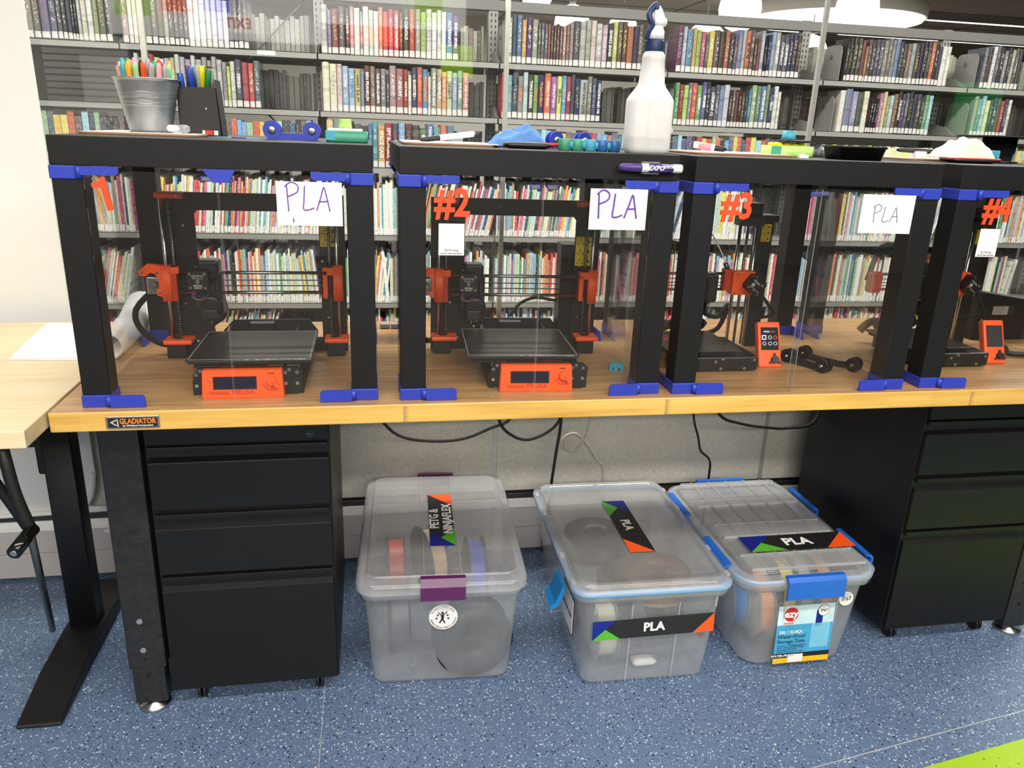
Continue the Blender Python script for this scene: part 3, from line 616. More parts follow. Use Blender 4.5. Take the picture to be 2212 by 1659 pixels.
b = MB(); b.box(-1.2, -0.02, 0.10, 0.125, 0.57, 0.66, 'black_paint'); b.build('crossbar', t)
b = MB(); b.box(-0.055, -0.03, 0.08, 0.12, 0.5, 0.68, 'black_paint', bev=0.008); b.build('clamp', t)
b = MB(); b.tube([(0.12, -0.46, H-0.035), (0.138, -0.49, 0.80), (0.150, -0.5, 0.72), (0.166, -0.5, 0.645)], 0.012, 'black_paint', n=6); b.build('crank_arm', t)
b = MB(); b.cyl((0.168, -0.498, 0.650), (0.160, -0.565, 0.638), 0.0125, 'black_gloss', n=20); h = b.build('crank_grip', t)
b = MB(); b.cyl((0.160, -0.565, 0.638), (0.1597, -0.567, 0.6376), 0.006, 'screw', n=12); b.build('grip_bolt', h)
b = MB(); b.cyl((0.10, -0.36, 0.58), (-0.07, 0.05, 0.06), 0.008, 'steel_dark', n=12); b.build('crank_rod', t)
b = MB(); b.tube([(0.0, -0.40, H-0.04), (0.05, -0.38, 0.72), (0.10, -0.36, 0.575)], 0.010, 'black_paint', n=6); b.build('gear_arm', t)
# paper on the desk
t = thing('paper_roll', 'large white paper sheet half rolled up on the pale desk', 'paper', (-0.13, 0.3, H+0.001))
b = MB(); b.prism([(-0.13, 0.03), (0.055, 0.015), (0.06, 0.30), (-0.17, 0.36)], 'z', 0.0005, 0.003, 'white_paper'); b.prism([(-0.12, 0.035), (0.05, 0.025), (0.05, 0.3), (-0.16, 0.36)], 'z', 0.0035, 0.006, 'white_paper'); b.build('flat_sheet', t)
b = MB(); k = b.mi('white_paper'); rings = []
for j, (cx, cy, R) in enumerate(((0.085, 0.012, 0.030), (0.085, 0.2, 0.035), (0.065, 0.38, 0.042))):
    rings.append([b.bm.verts.new((cx+cos(a)*R*(1-0.015*i/4), cy, 0.002+R+sin(a)*R*(1-0.015*i/4))) for i, a in enumerate([-pi/2+q*0.32 for q in range(25)])])
for A, B in zip(rings, rings[1:]):
    for i in range(24): f = b.bm.faces.new([A[i], A[i+1], B[i+1], B[i]]); f.material_index = k; f.smooth = True
o = b.build('rolled_part', t, fix=False); mo = o.modifiers.new('thickness', 'SOLIDIFY'); mo.thickness = 0.001

# ------------------------------------------------------------------ drawer pedestals
def pedestal(x, label):
    W = 0.396
    t = thing('drawer_pedestal', label, 'cabinet', (x, 0.16, 0), group='black drawer pedestals under the workbench')
    b = MB(); b.box(0, W, 0.012, 0.53, 0.055, 0.755, 'black_cabinet', bev=0.002); b.build('body', t)
    zs = [(0.703, 0.738, 0), (0.544, 0.659, 1), (0.380, 0.495, 1), (0.060, 0.335, 1)]
    for z0, z1, hh in zs:
        b = MB(); b.box(0.004, W-0.004, 0.0, 0.014, z0, z1, 'black_cabinet', bev=0.0015); d = b.build('drawer', t)
        if hh:
            b = MB(); b.prism([(0.0, z1), (0.0, z1+0.001), (0.016, z1+0.012), (0.016, z1+0.008)], 'x', 0.006, W-0.006, 'black_cabinet'); b.box(0.006, W-0.006, -0.0005, 0.012, z1+0.026, z1+0.037, 'black_cabinet', bev=0.001); b.build('finger_pull', d)
        else:
            b = MB(); b.cyl((W-0.043, -0.0015, z0+0.016), (W-0.043, 0.0, z0+0.016), 0.009, 'black_gloss', n=20); b.cyl((W-0.043, -0.003, z0+0.016), (W-0.043, 0, z0+0.016), 0.005, 'black_paint', n=16); b.box(W-0.045, W-0.041, -0.0034, -0.003, z0+0.0155, z0+0.0165, 'screw'); b.build('lock', d)
    for cx in (0.06, W-0.05):
        for cy in (0.05, 0.47):
            b = MB(); b.cyl((cx-0.009, cy, 0.0225), (cx-0.002, cy, 0.0225), 0.0222, 'black_plastic', n=20); b.cyl((cx+0.002, cy, 0.0225), (cx+0.009, cy, 0.0225), 0.0222, 'black_plastic', n=20); b.box(cx-0.013, cx+0.013, cy-0.012, cy+0.012, 0.03, 0.056, 'black_plastic', bev=0.003); b.build('caster', t)
pedestal(0.047, 'black four-drawer pedestal under the bench beside the left steel leg')
pedestal(1.966, 'black drawer pedestal seen from its side, right of the storage tubs')

# ------------------------------------------------------------------ cables
def cable(pts, r, m, label, name='cable'):
    b = MB(); b.tube(pts, r, m, n=8, sub=5); b.build(name, label=label, cat='cable')
cable([(0.50, 0.6, 0.70), (0.549, 0.6, 0.60), (0.611, 0.6, 0.53), (0.704, 0.6, 0.508), (0.8, 0.6, 0.512), (0.881, 0.6, 0.543), (0.942, 0.6, 0.575), (0.99, 0.6, 0.7)], 0.0046, 'black_plastic', 'black cable hanging in a long loop above the purple-latched tub')
cable([(0.885, 0.59, 0.7), (0.903, 0.59, 0.575), (0.938, 0.59, 0.526), (0.995, 0.59, 0.506), (1.064, 0.59, 0.537), (1.095, 0.59, 0.59), (1.11, 0.59, 0.7)], 0.0046, 'black_plastic', 'shorter black cable loop crossing the long one')
cable([(1.114, 0.7, 0.70), (1.12, 0.7, 0.52), (1.112, 0.71, 0.40), (1.105, 0.74, 0.2), (1.11, 0.75, 0.006), (1.3, 0.76, 0.006)], 0.005, 'black_plastic', 'black cable dropping straight down behind the blue-gasket tub')
cable([(1.195, 0.62, 0.7), (1.19, 0.62, 0.57), (1.172, 0.62, 0.49), (1.145, 0.62, 0.452), (1.113, 0.62, 0.462), (1.113, 0.625, 0.494), (1.148, 0.63, 0.504), (1.183, 0.635, 0.472), (1.232, 0.65, 0.40), (1.27, 0.70, 0.34), (1.30, 0.74, 0.1), (1.32, 0.75, 0.006)], 0.0048, 'grey_cable', 'pale grey cable with one curled loop below the bench')
cable([(1.543, 0.7, 0.70), (1.56, 0.7, 0.53), (1.585, 0.7, 0.45), (1.60, 0.7, 0.40), (1.64, 0.71, 0.36), (1.66, 0.74, 0.28), (1.66, 0.75, 0.006)], 0.0038, 'black_plastic', 'thin black cable dropping behind the blue-clipped tub')
cable([(1.53, 0.6, 0.7), (1.596, 0.6, 0.568), (1.675, 0.6, 0.532), (1.772, 0.6, 0.515), (1.836, 0.6, 0.511), (1.92, 0.6, 0.525), (1.955, 0.62, 0.6), (1.955, 0.66, 0.70)], 0.0048, 'black_plastic', 'black cable sagging right to the side of the far pedestal')

# ================================================================== storage tubs and spools
def spool(x, y, z, R, W, col, label, ax='x', fl='spool_grey', rz=0, tilt=0, group='filament spools inside the tubs', rs=0.84):
    if col not in M: plain(col, hx(col[4:]), 0.4, var=0.18, scale=5)
    t = thing('filament_spool', label, 'spool', (x, y, z), group=group); t.rotation_euler = (tilt, (0 if ax == 'x' else 0), rz)
    mt = RY(pi/2) if ax == 'x' else (RX(pi/2) if ax == 'y' else Matrix())
    for s in (-1, 1):
        b = MB(); z0 = s*W/2; b.lathe([(0.027, z0-0.0015), (R, z0-0.0015), (R, z0+0.0015), (0.027, z0+0.0015), (0.027, z0-0.0015)], (0, 0, 0), fl, 36, mt); b.build('flange', t)
    b = MB(); b.lathe([(0.026, -W/2), (0.03, -W/2), (0.03, W/2), (0.026, W/2)], (0, 0, 0), fl, 24, mt); b.build('hub', t)
    b = MB(); n = 12; b.lathe([(R*0.4, -W/2+0.002)]+[(R*rs+(0.0012 if i % 2 else 0), -W/2+0.002+(W-0.004)*i/n) for i in range(n+1)]+[(R*0.4, W/2-0.002)], (0, 0, 0), col, 36, mt); b.build('filament', t)
    return t
def letters(s, size, m, mt, p, **k): return text(s, size, m, mt, p, bold=0.035, **k)
def strip_label(parent, mt, w, h, words, size, name='name_label', two=None, flip=False):
    """black strip with blue, green and orange corners"""
    g = bpy.data.objects.new(name, None)
    b = MB(); hw, hh = w/2, h/2
    b.faces([mt @ Vector(p) for p in ((-hw, -hh, 0), (hw, -hh, 0), (hw, hh, 0), (-hw, hh, 0))], [(0, 1, 2, 3)], 'label_black')
    q = 0.00025
    b.faces([mt @ Vector(p) for p in ((-hw, -hh, q), (-hw, hh, q), (-hw+h*1.15, hh, q))], [(0, 2, 1)], 'label_blue')
    b.faces([mt @ Vector(p) for p in ((-hw, -hh, 2*q), (-hw+h*1.35, -hh, 2*q), (-hw+h*0.62, hh*0.1, 2*q))], [(0, 1, 2)], 'label_green')
    b.faces([mt @ Vector(p) for p in ((hw-h*1.05, -hh, q), (hw, -hh, q), (hw, hh, q))], [(0, 1, 2)], 'label_orange')
    o = b.build(name, parent, fix=False)
    for i, wd in enumerate(words): letters(wd, size, 'letter_white', mt @ T(0.0, (0 if len(words) == 1 else (0.5-i)*size*1.05), 3*q), o, ext=0.0001)
    return o
# ---- tub 1: clear box with purple latches
t = thing('storage_tub', 'clear storage tub with dark purple latches and a round library sticker', 'tub', (0.716, 0.445, 0), -0.05)
b = MB(); b.loft([(0, 0, 0.174, 0.262, 0.03, 0.004), (0, 0, 0.178, 0.266, 0.03, 0.016), (0, 0, 0.196, 0.292, 0.035, 0.298)], 'tub', capt=False); b.build('box_body', t)
b = MB(); b.loft([(0, 0, 0.197, 0.293, 0.035, 0.276), (0, 0, 0.206, 0.305, 0.04, 0.279), (0, 0, 0.207, 0.306, 0.04, 0.30)], 'tub_rim', capb=False, capt=False); b.build('box_rim', t)
for sx in (-0.14, -0.1, 0.1, 0.14):
    b = MB(); b.box(sx-0.002, sx+0.002, -0.3045, -0.296, 0.278, 0.298, 'tub_rim'); b.build('rib', t)
b = MB(); b.loft([(0, 0, 0.214, 0.312, 0.05, 0.296), (0, 0, 0.214, 0.312, 0.05, 0.312), (0, 0, 0.206, 0.303, 0.048, 0.326), (0, 0, 0.190, 0.288, 0.03, 0.327), (0, 0, 0.186, 0.284, 0.03, 0.334)], 'tub_rim', capb=False, capt=False); l = b.build('lid', t)
b = MB(); b.loft([(0, 0, 0.186, 0.284, 0.03, 0.333), (0, 0, 0.1855, 0.2835, 0.03, 0.334)], 'tub_lid', capb=False); b.build('lid_panel', l)
for sx in (-0.046, 0.046):
    b = MB(); b.box(sx-0.001, sx+0.001, -0.284, 0.284, 0.334, 0.3362, 'tub_rim'); b.build('lid_ridge', l)
for s, nm in ((-1, 'front'), (1, 'rear')):
    b = MB(); P = [(0.295, 0.338), (0.306, 0.336), (0.318, 0.318), (0.319, 0.282), (0.314, 0.280), (0.313, 0.312), (0.303, 0.330), (0.295, 0.332)]
    b.prism([(s*u, v) for u, v in P], 'x', -0.055, 0.055, 'violet_latch'); b.build('latch', t)
strip_label(t, T(0.006, 0.0, 0.3366) @ RZ(pi/2), 0.30, 0.068, ['PETG &', 'NINJAFLEX'], 0.035)
st = MB(); st.cyl((0.002, -0.2855, 0.213), (0.002, -0.287, 0.213), 0.036, 'white_card', n=40); s1 = st.build('round_sticker', t)
b = MB(); b.tube([(-0.011, -0.2875, 0.227), (0.0, -0.2875, 0.219), (0.012, -0.2875, 0.229)], 0.0012, 'letter_black', n=6); b.cyl((0.0, -0.2872, 0.2255), (0.0, -0.288, 0.2255), 0.0032, 'letter_black', n=14)
b.prism([(-0.004, 0.221), (0.004, 0.221), (0.003, 0.206), (0.008, 0.196), (0.005, 0.195), (0.0, 0.205), (-0.006, 0.196), (-0.009, 0.197), (-0.003, 0.208)], 'y', -0.288, -0.2872, 'letter_black'); b.build('figure_emblem', s1)
for k in range(4):
    b = MB(); a = (2.5, 3.3, 0.6, -0.2)[k]; b.lathe([(0.0001, -0.0004), (0.003, 0), (0.0001, 0.0004)], (0.0+cos(a)*0.015, 0, 0), 'letter_blue', 10, T(0, -0.2875, 0.212+sin(a)*0.012) @ RX(pi/2)); b.build('leaf_emblem', s1)
for i, ch in enumerate('Greene County Public Library'):
    a = pi*1.08+pi*0.88*i/27.0
    if ch != ' ': text(ch, 0.0062, 'letter_black', T(0.002+cos(a)*0.0305, -0.2875, 0.213+sin(a)*0.0305) @ RY(-(a+pi/2)) @ FACE, s1, ext=0.0001, bold=0.02)
for i, ch in enumerate('Discover. Learn. Grow.'):
    a = pi*0.86-pi*0.72*i/21.0
    if ch != ' ': text(ch, 0.0055, 'letter_black', T(0.002+cos(a)*0.0305, -0.2875, 0.213+sin(a)*0.0305) @ RY(-(a-pi/2)) @ FACE, s1, ext=0.0001, bold=0.01)
spool(0.785, 0.215, 0.112, 0.104, 0.06, 'fil_567', 'large dark spool standing behind the round sticker', 'y', rz=0.1)
spool(0.60, 0.34, 0.104, 0.10, 0.055, 'fil_445', 'dark blue-grey spool at the left inside the purple-latched tub', 'x')
spool(0.60, 0.58, 0.104, 0.10, 0.05, 'fil_b22', 'red filament spool at the rear left of the purple-latched tub', 'x')
spool(0.70, 0.55, 0.15, 0.10, 0.05, 'fil_db9', 'cream filament spool behind the round sticker', 'x', rz=0.3)
spool(0.83, 0.50, 0.13, 0.10, 0.05, 'fil_24c', 'blue filament spool at the right of the purple-latched tub', 'x')
plain('flange_brown', rgb(96, 74, 62), 0.5)
# ---- tub 2: blue gasket
t = thing('storage_tub', 'clear storage tub with pale blue gasket, cyan clip and two PLA labels', 'tub', (1.24, 0.385, 0), -0.02)
b = MB(); b.loft([(0, 0, 0.166, 0.27, 0.03, 0.004), (0, 0, 0.17, 0.274, 0.03, 0.014), (0, 0, 0.192, 0.288, 0.035, 0.282)], 'tub', capt=False); b.build('box_body', t)
for sx in (-0.055, 0.07):
    b = MB(); b.prism([(-0.276, 0.01), (-0.288, 0.25), (-0.29, 0.25), (-0.279, 0.01)], 'x', sx-0.0015, sx+0.0015, 'tub_rim'); b.build('rib', t)
for sx in (-0.155, 0.165):
    b = MB(); b.box(sx-0.002, sx+0.002, -0.296, -0.286, 0.235, 0.285, 'tub_rim'); b.build('rib', t)
b = MB(); b.loft([(0, 0, 0.192, 0.288, 0.035, 0.262), (0, 0, 0.207, 0.298, 0.04, 0.266), (0, 0, 0.209, 0.300, 0.04, 0.284)], 'tub_rim', capb=False, capt=False); b.build('box_rim', t)
b = MB(); b.loft([(0, 0, 0.209, 0.300, 0.04, 0.283), (0, 0, 0.2125, 0.3035, 0.042, 0.285), (0, 0, 0.2125, 0.3035, 0.042, 0.294), (0, 0, 0.200, 0.291, 0.04, 0.2955)], 'blue_gasket', capb=False, capt=False); b.build('gasket', t)
b = MB(); b.loft([(0, 0, 0.214, 0.305, 0.043, 0.293), (0, 0, 0.213, 0.303, 0.042, 0.300), (0, 0, 0.196, 0.288, 0.035, 0.302), (0, 0, 0.193, 0.285, 0.035, 0.316)], 'tub_rim', capb=False, capt=False); l = b.build('lid', t)
b = MB(); b.loft([(0, 0, 0.193, 0.285, 0.035, 0.316), (0, 0, 0.176, 0.268, 0.02, 0.317), (0, 0, 0.174, 0.266, 0.02, 0.314)], 'tub_lid', capb=False); b.build('lid_panel', l)
for s in (-1, 1):
    for y in (-0.25, -0.12, 0.12, 0.24):
        b = MB(); b.box(s*0.206-0.006, s*0.206+0.006, y-0.01, y+0.01, 0.296, 0.306, 'tub_rim', bev=0.002); b.build('hinge_lug', l)
b = MB(); P = [(-0.214, 0.268), (-0.222, 0.262), (-0.238, 0.215), (-0.252, 0.205), (-0.249, 0.196), (-0.232, 0.203), (-0.216, 0.245)]
b.prism([(u, v) for u, v in P], 'y', -0.21, -0.13, 'cyan_latch'); b.build('latch', t)
strip_label(t, T(0.01, -0.0, 0.3176) @ RZ(-pi/2), 0.30, 0.07, ['PLA'], 0.036)
strip_label(t, T(0.005, -0.2915, 0.183) @ RY(-0.02) @ RX(pi/2-0.05), 0.325, 0.054, ['PLA'], 0.034)
b = MB(); b.box(-0.196, -0.194, -0.24, -0.12, 0.13, 0.235, 'label_black'); b.box(-0.1975, -0.196, -0.235, -0.125, 0.135, 0.23, 'white_card'); b.build('side_label', t)
text('WEATHER TIGHT', 0.012, 'letter_black', T(-0.198, -0.18, 0.18) @ RZ(-pi/2) @ FACE, t)
spool(1.20, 0.50, 0.20, 0.10, 0.06, 'fil_333', 'dark spool lying flat at the rear left of the gasket tub', 'z', 'black_plastic')
spool(1.30, 0.27, 0.21, 0.10, 0.055, 'fil_864', 'brown filament spool lying near the front of the gasket tub', 'z', 'flange_brown')
spool(1.355, 0.32, 0.104, 0.095, 0.05, 'fil_222', 'black spool standing at the right of the gasket tub', 'x', 'black_plastic')
spool(1.14, 0.23, 0.104, 0.095, 0.055, 'fil_ccb', 'pale cream spool standing at the left of the gasket tub', 'x', 'tub_rim')
spool(1.24, 0.42, 0.104, 0.095, 0.05, 'fil_755', 'brown-grey spool standing in the middle of the gasket tub', 'x', 'spool_grey')
b = MB(); b.cyl((1.398, 0.16, 0.12), (1.399, 0.16, 0.12), 0.03, 'red_plastic', n=24); b.build('red_disc', label='red round label inside the gasket tub at the right', cat='label')
b = MB(); b.loft([(0, 0, 0.03, 0.018, 0.008, 0), (0.002, 0.002, 0.034, 0.02, 0.008, 0.008), (0, 0, 0.02, 0.008, 0.005, 0.016)], 'white_paper'); b.build('desiccant_packet', loc=(1.25, 0.17, 0.016), label='small pale desiccant packet on the floor of the gasket tub', cat='packet')
# ---- tub 3: blue clips
t = thing('storage_tub', 'clear ribbed-lid storage tub with bright blue clips beside the right pedestal', 'tub', (1.679, 0.395, 0), 0.0)
b = MB(); b.loft([(0, 0, 0.148, 0.262, 0.05, 0.004), (0, 0, 0.154, 0.268, 0.05, 0.016), (0, 0, 0.186, 0.278, 0.06, 0.268)], 'tub', capt=False); b.build('box_body', t)
for sx in (-0.062, 0.092):
    b = MB(); b.prism([(-0.266, 0.01), (-0.280, 0.262), (-0.282, 0.262), (-0.269, 0.01)], 'x', sx-0.0015, sx+0.0015, 'tub_rim'); b.build('rib', t)
b = MB(); b.loft([(0, 0, 0.190, 0.280, 0.06, 0.248), (0, 0, 0.203, 0.290, 0.065, 0.252), (0, 0, 0.204, 0.291, 0.065, 0.272)], 'tub_rim', capb=False, capt=False); b.build('box_rim', t)
b = MB(); b.loft([(0, 0, 0.201, 0.288, 0.065, 0.273), (0, 0, 0.202, 0.289, 0.065, 0.279), (0, 0, 0.196, 0.283, 0.065, 0.280)], 'blue_gasket', capb=False, capt=False); b.build('gasket', t)
b = MB(); b.loft([(0, 0, 0.206, 0.293, 0.068, 0.270), (0, 0, 0.207, 0.294, 0.068, 0.284), (0, 0, 0.194, 0.281, 0.06, 0.288), (0, 0, 0.18, 0.267, 0.045, 0.288)], 'tub_rim', capb=False, capt=False); l = b.build('lid', t)
b = MB(); b.loft([(0, 0, 0.18, 0.267, 0.045, 0.287), (0, 0, 0.176, 0.263, 0.04, 0.3)], 'tub_lid', capb=False); b.build('lid_panel', l)
for y0, y1 in ((-0.262, -0.19), (-0.09, -0.02), (0.10, 0.13), (0.23, 0.262)):
    b = MB(); b.loft([(0, (y0+y1)/2, 0.165, (y1-y0)/2, 0.012, 0.3), (0, (y0+y1)/2, 0.162, (y1-y0)/2-0.003, 0.011, 0.307)], 'tub_lid', capb=False); b.build('lid_step', l)
for sx in (-0.12, -0.06, 0.0, 0.06, 0.12):
    b = MB(); b.box(sx-0.0008, sx+0.0008, -0.262, 0.262, 0.2995, 0.3085, 'tub_rim'); b.build('lid_rib', l)
for y in (-0.262, -0.19, -0.09, -0.02, 0.1, 0.13, 0.23):
    b = MB(); b.box(-0.165, 0.165, y-0.0008, y+0.0008, 0.3, 0.3085, 'tub_rim'); b.build('lid_rib', l)
def clip(mt, L): 
    b = MB(); P = [(-0.006, 0.292), (-0.006, 0.298), (0.008, 0.298), (0.017, 0.288), (0.019, 0.238), (0.013, 0.232), (0.011, 0.24), (0.012, 0.284), (0.002, 0.292)]
    b.prism([(-u, v) for u, v in P], 'x', -L/2, L/2, 'blue_latch', mt); b.build('latch', t)
clip(T(0.0, -0.293, 0), 0.165); clip(T(0, 0.293, 0) @ RZ(pi), 0.165)
for y in (-0.14, 0.14):
    clip(T(-0.206, y, 0) @ RZ(-pi/2), 0.15); clip(T(0.206, y, 0) @ RZ(pi/2), 0.15)
strip_label(t, T(0.028, -0.143, 0.3095), 0.315, 0.082, ['PLA'], 0.05)
mtF = T(0.006, -0.2785, 0.105) @ RX(pi/2-0.055)
b = MB(); hw, hh = 0.083, 0.088
def quad(x0, x1, y0, y1, z, m, bb): bb.faces([mtF @ Vector(p) for p in ((x0, y0, z), (x1, y0, z), (x1, y1, z), (x0, y1, z))], [(0, 1, 2, 3)], m)
for nm, c in (('lbl_sky', (120, 190, 220)), ('lbl_water', (70, 160, 205)), ('lbl_pale', (200, 226, 236)), ('lbl_yellow', (240, 186, 30)), ('lbl_red', (200, 30, 44))): plain(nm, rgb(*c), 0.3, var=0.12, scale=18)
quad(-hw, hw, -hh, hh, 0, 'lbl_pale', b); quad(-hw, hw, -hh+0.03, 0.03, 0.0002, 'lbl_water', b); quad(-hw, hw, -hh+0.016, -hh+0.03, 0.0003, 'label_black', b); quad(-hw, hw, -hh, -hh+0.016, 0.0003, 'lbl_yellow', b)
quad(0.02, 0.075, -0.045, 0.03, 0.0004, 'lbl_sky', b); quad(0.03, 0.05, 0.02, 0.07, 0.0004, 'label_blue', b); quad(-0.04, 0.005, -0.086, -0.062, 0.0006, 'white_card', b); lab = b.build('product_label', t, fix=False)
b = MB(); b.cyl(mtF @ Vector((-0.045, 0.062, 0.0004)), mtF @ Vector((-0.045, 0.062, 0.001)), 0.021, 'lbl_red', n=24); o = b.build('brand_oval', lab)
text('ezy', 0.03, 'letter_white', mtF @ T(-0.045, 0.063, 0.0013), lab, ext=0.0001, bold=0.03)
text('storage', 0.010, 'letter_orange', mtF @ T(-0.05, 0.036, 0.0012), lab, ext=0.0001, bold=0.03)
text('50L / 52.8Qt', 0.013, 'letter_white', mtF @ T(-0.04, 0.008, 0.0012), lab, ext=0.0001, bold=0.02)
text('Water-Proof', 0.0155, 'letter_black', mtF @ T(-0.036, -0.006, 0.0012), lab, ext=0.0001)
text('Storage Tote', 0.0155, 'letter_black', mtF @ T(-0.036, -0.021, 0.0012), lab, ext=0.0001)
for i, s in enumerate(('Keep all your belongings protected', 'Dust & water proof (IP67 Rating)', 'Submergible (IP67 Rated)', 'Touring safe grip pressure straps', 'Modular stacking design')):
    text(s, 0.0058, 'letter_black', mtF @ T(-0.075, -0.033-0.0062*i, 0.0012), lab, ext=0.0001, align='LEFT')
text('WATER-PROOF', 0.010, 'letter_white', mtF @ T(-0.055, -0.065, 0.0005), lab, ext=0.0001, bold=0.02)
for cx, cz, R, nm in ((0.05, 0.068, 0.017, 'rating_sticker'), (0.112, 0.098, 0.023, 'rating_sticker')):
    b = MB(); b.cyl(mtF @ Vector((cx, cz, 0.0008)), mtF @ Vector((cx, cz, 0.0012)), R, 'label_black', n=32); b.cyl(mtF @ Vector((cx, cz, 0.0012)), mtF @ Vector((cx, cz, 0.0015)), R*0.92, 'white_card', n=32); o = b.build(nm, t)
    text('IP67', R*0.72, 'letter_black', mtF @ T(cx, cz, 0.0017), o, ext=0.0001, bold=0.02); text('RATED', R*0.22, 'letter_black', mtF @ T(cx, cz+R*0.58, 0.0017), o, ext=0.0001)
for k, (x, c, lb) in enumerate(((1.55, 'fil_37b', 'blue spool at the left of the blue-clipped tub'), (1.605, 'fil_e95', 'orange spool in the blue-clipped tub'), (1.662, 'fil_dc3', 'yellow spool in the blue-clipped tub'), (1.715, 'fil_999', 'silver grey spool in the blue-clipped tub'), (1.775, 'fil_b75', 'copper spool in the blue-clipped tub'))):
    spool(x, 0.26 if k else 0.31, 0.165 if k > 1 else 0.12, 0.098, 0.045, c, lb, 'x', 'black_plastic' if k > 1 else 'tub_rim', rs=0.9)
# ================================================================== printer cases (side tables used as enclosures)
ENC = [(0.0, 0.0, 0.0069), (0.598, -0.002, 0.0063), (1.18, -0.0045, -0.0073), (1.78, -0.004, -0.0073)]
nth = ['first', 'second', 'third', 'fourth']
def corner(name, bottom, front, left, t):
    """blue printed bracket with sleeve, hinge knuckle, front flap and side flap, in case coordinates"""
    z0, z1 = (0.0, 0.0244) if bottom else (0.4228, 0.4455)
    b = MB(); sx = 1 if left else -1; X = 0.0 if left else 0.55; yf = 0.0 if front else 0.55; sy = 1 if front else -1
    def bx(xa, xb, ya, yb, za, zb, bev=0.0015):
        xs = sorted((X+sx*xa, X+sx*xb)); ys = sorted((yf+sy*ya, yf+sy*yb)); b.box(xs[0], xs[1], ys[0], ys[1], za, zb, 'blue_print', bev=bev)
    bx(-0.002, 0.052, -0.003, 0.052, z0, z1)
    if front:
        zk = (z0+0.004, z1-0.002) if bottom else (z0+0.003, z1)
        b.cyl((X+sx*0.047, yf-0.004, zk[0]), (X+sx*0.047, yf-0.004, zk[1]), 0.0065, 'blue_print', n=16)
        za, zb = (z0+0.001, z1+0.001) if bottom else (z0+0.0075, z1)
        P = [(0.05, za), (0.106, za), (0.112, za+0.004 if not bottom else za), (0.112, zb-0.005 if bottom else zb), (0.107, zb), (0.05, zb)]
        b.prism([(X+sx*u, v) for u, v in P], 'y', yf-0.0105, yf-0.006, 'blue_print')
    P = [(0.05, z0), (0.12, z0), (0.105, z1), (0.05, z1)]
    b.prism([(yf+sy*u, v) for u, v in P], 'x', X-sx*0.002, X+sx*0.003, 'blue_print')
    return b.build('corner_bracket', t)
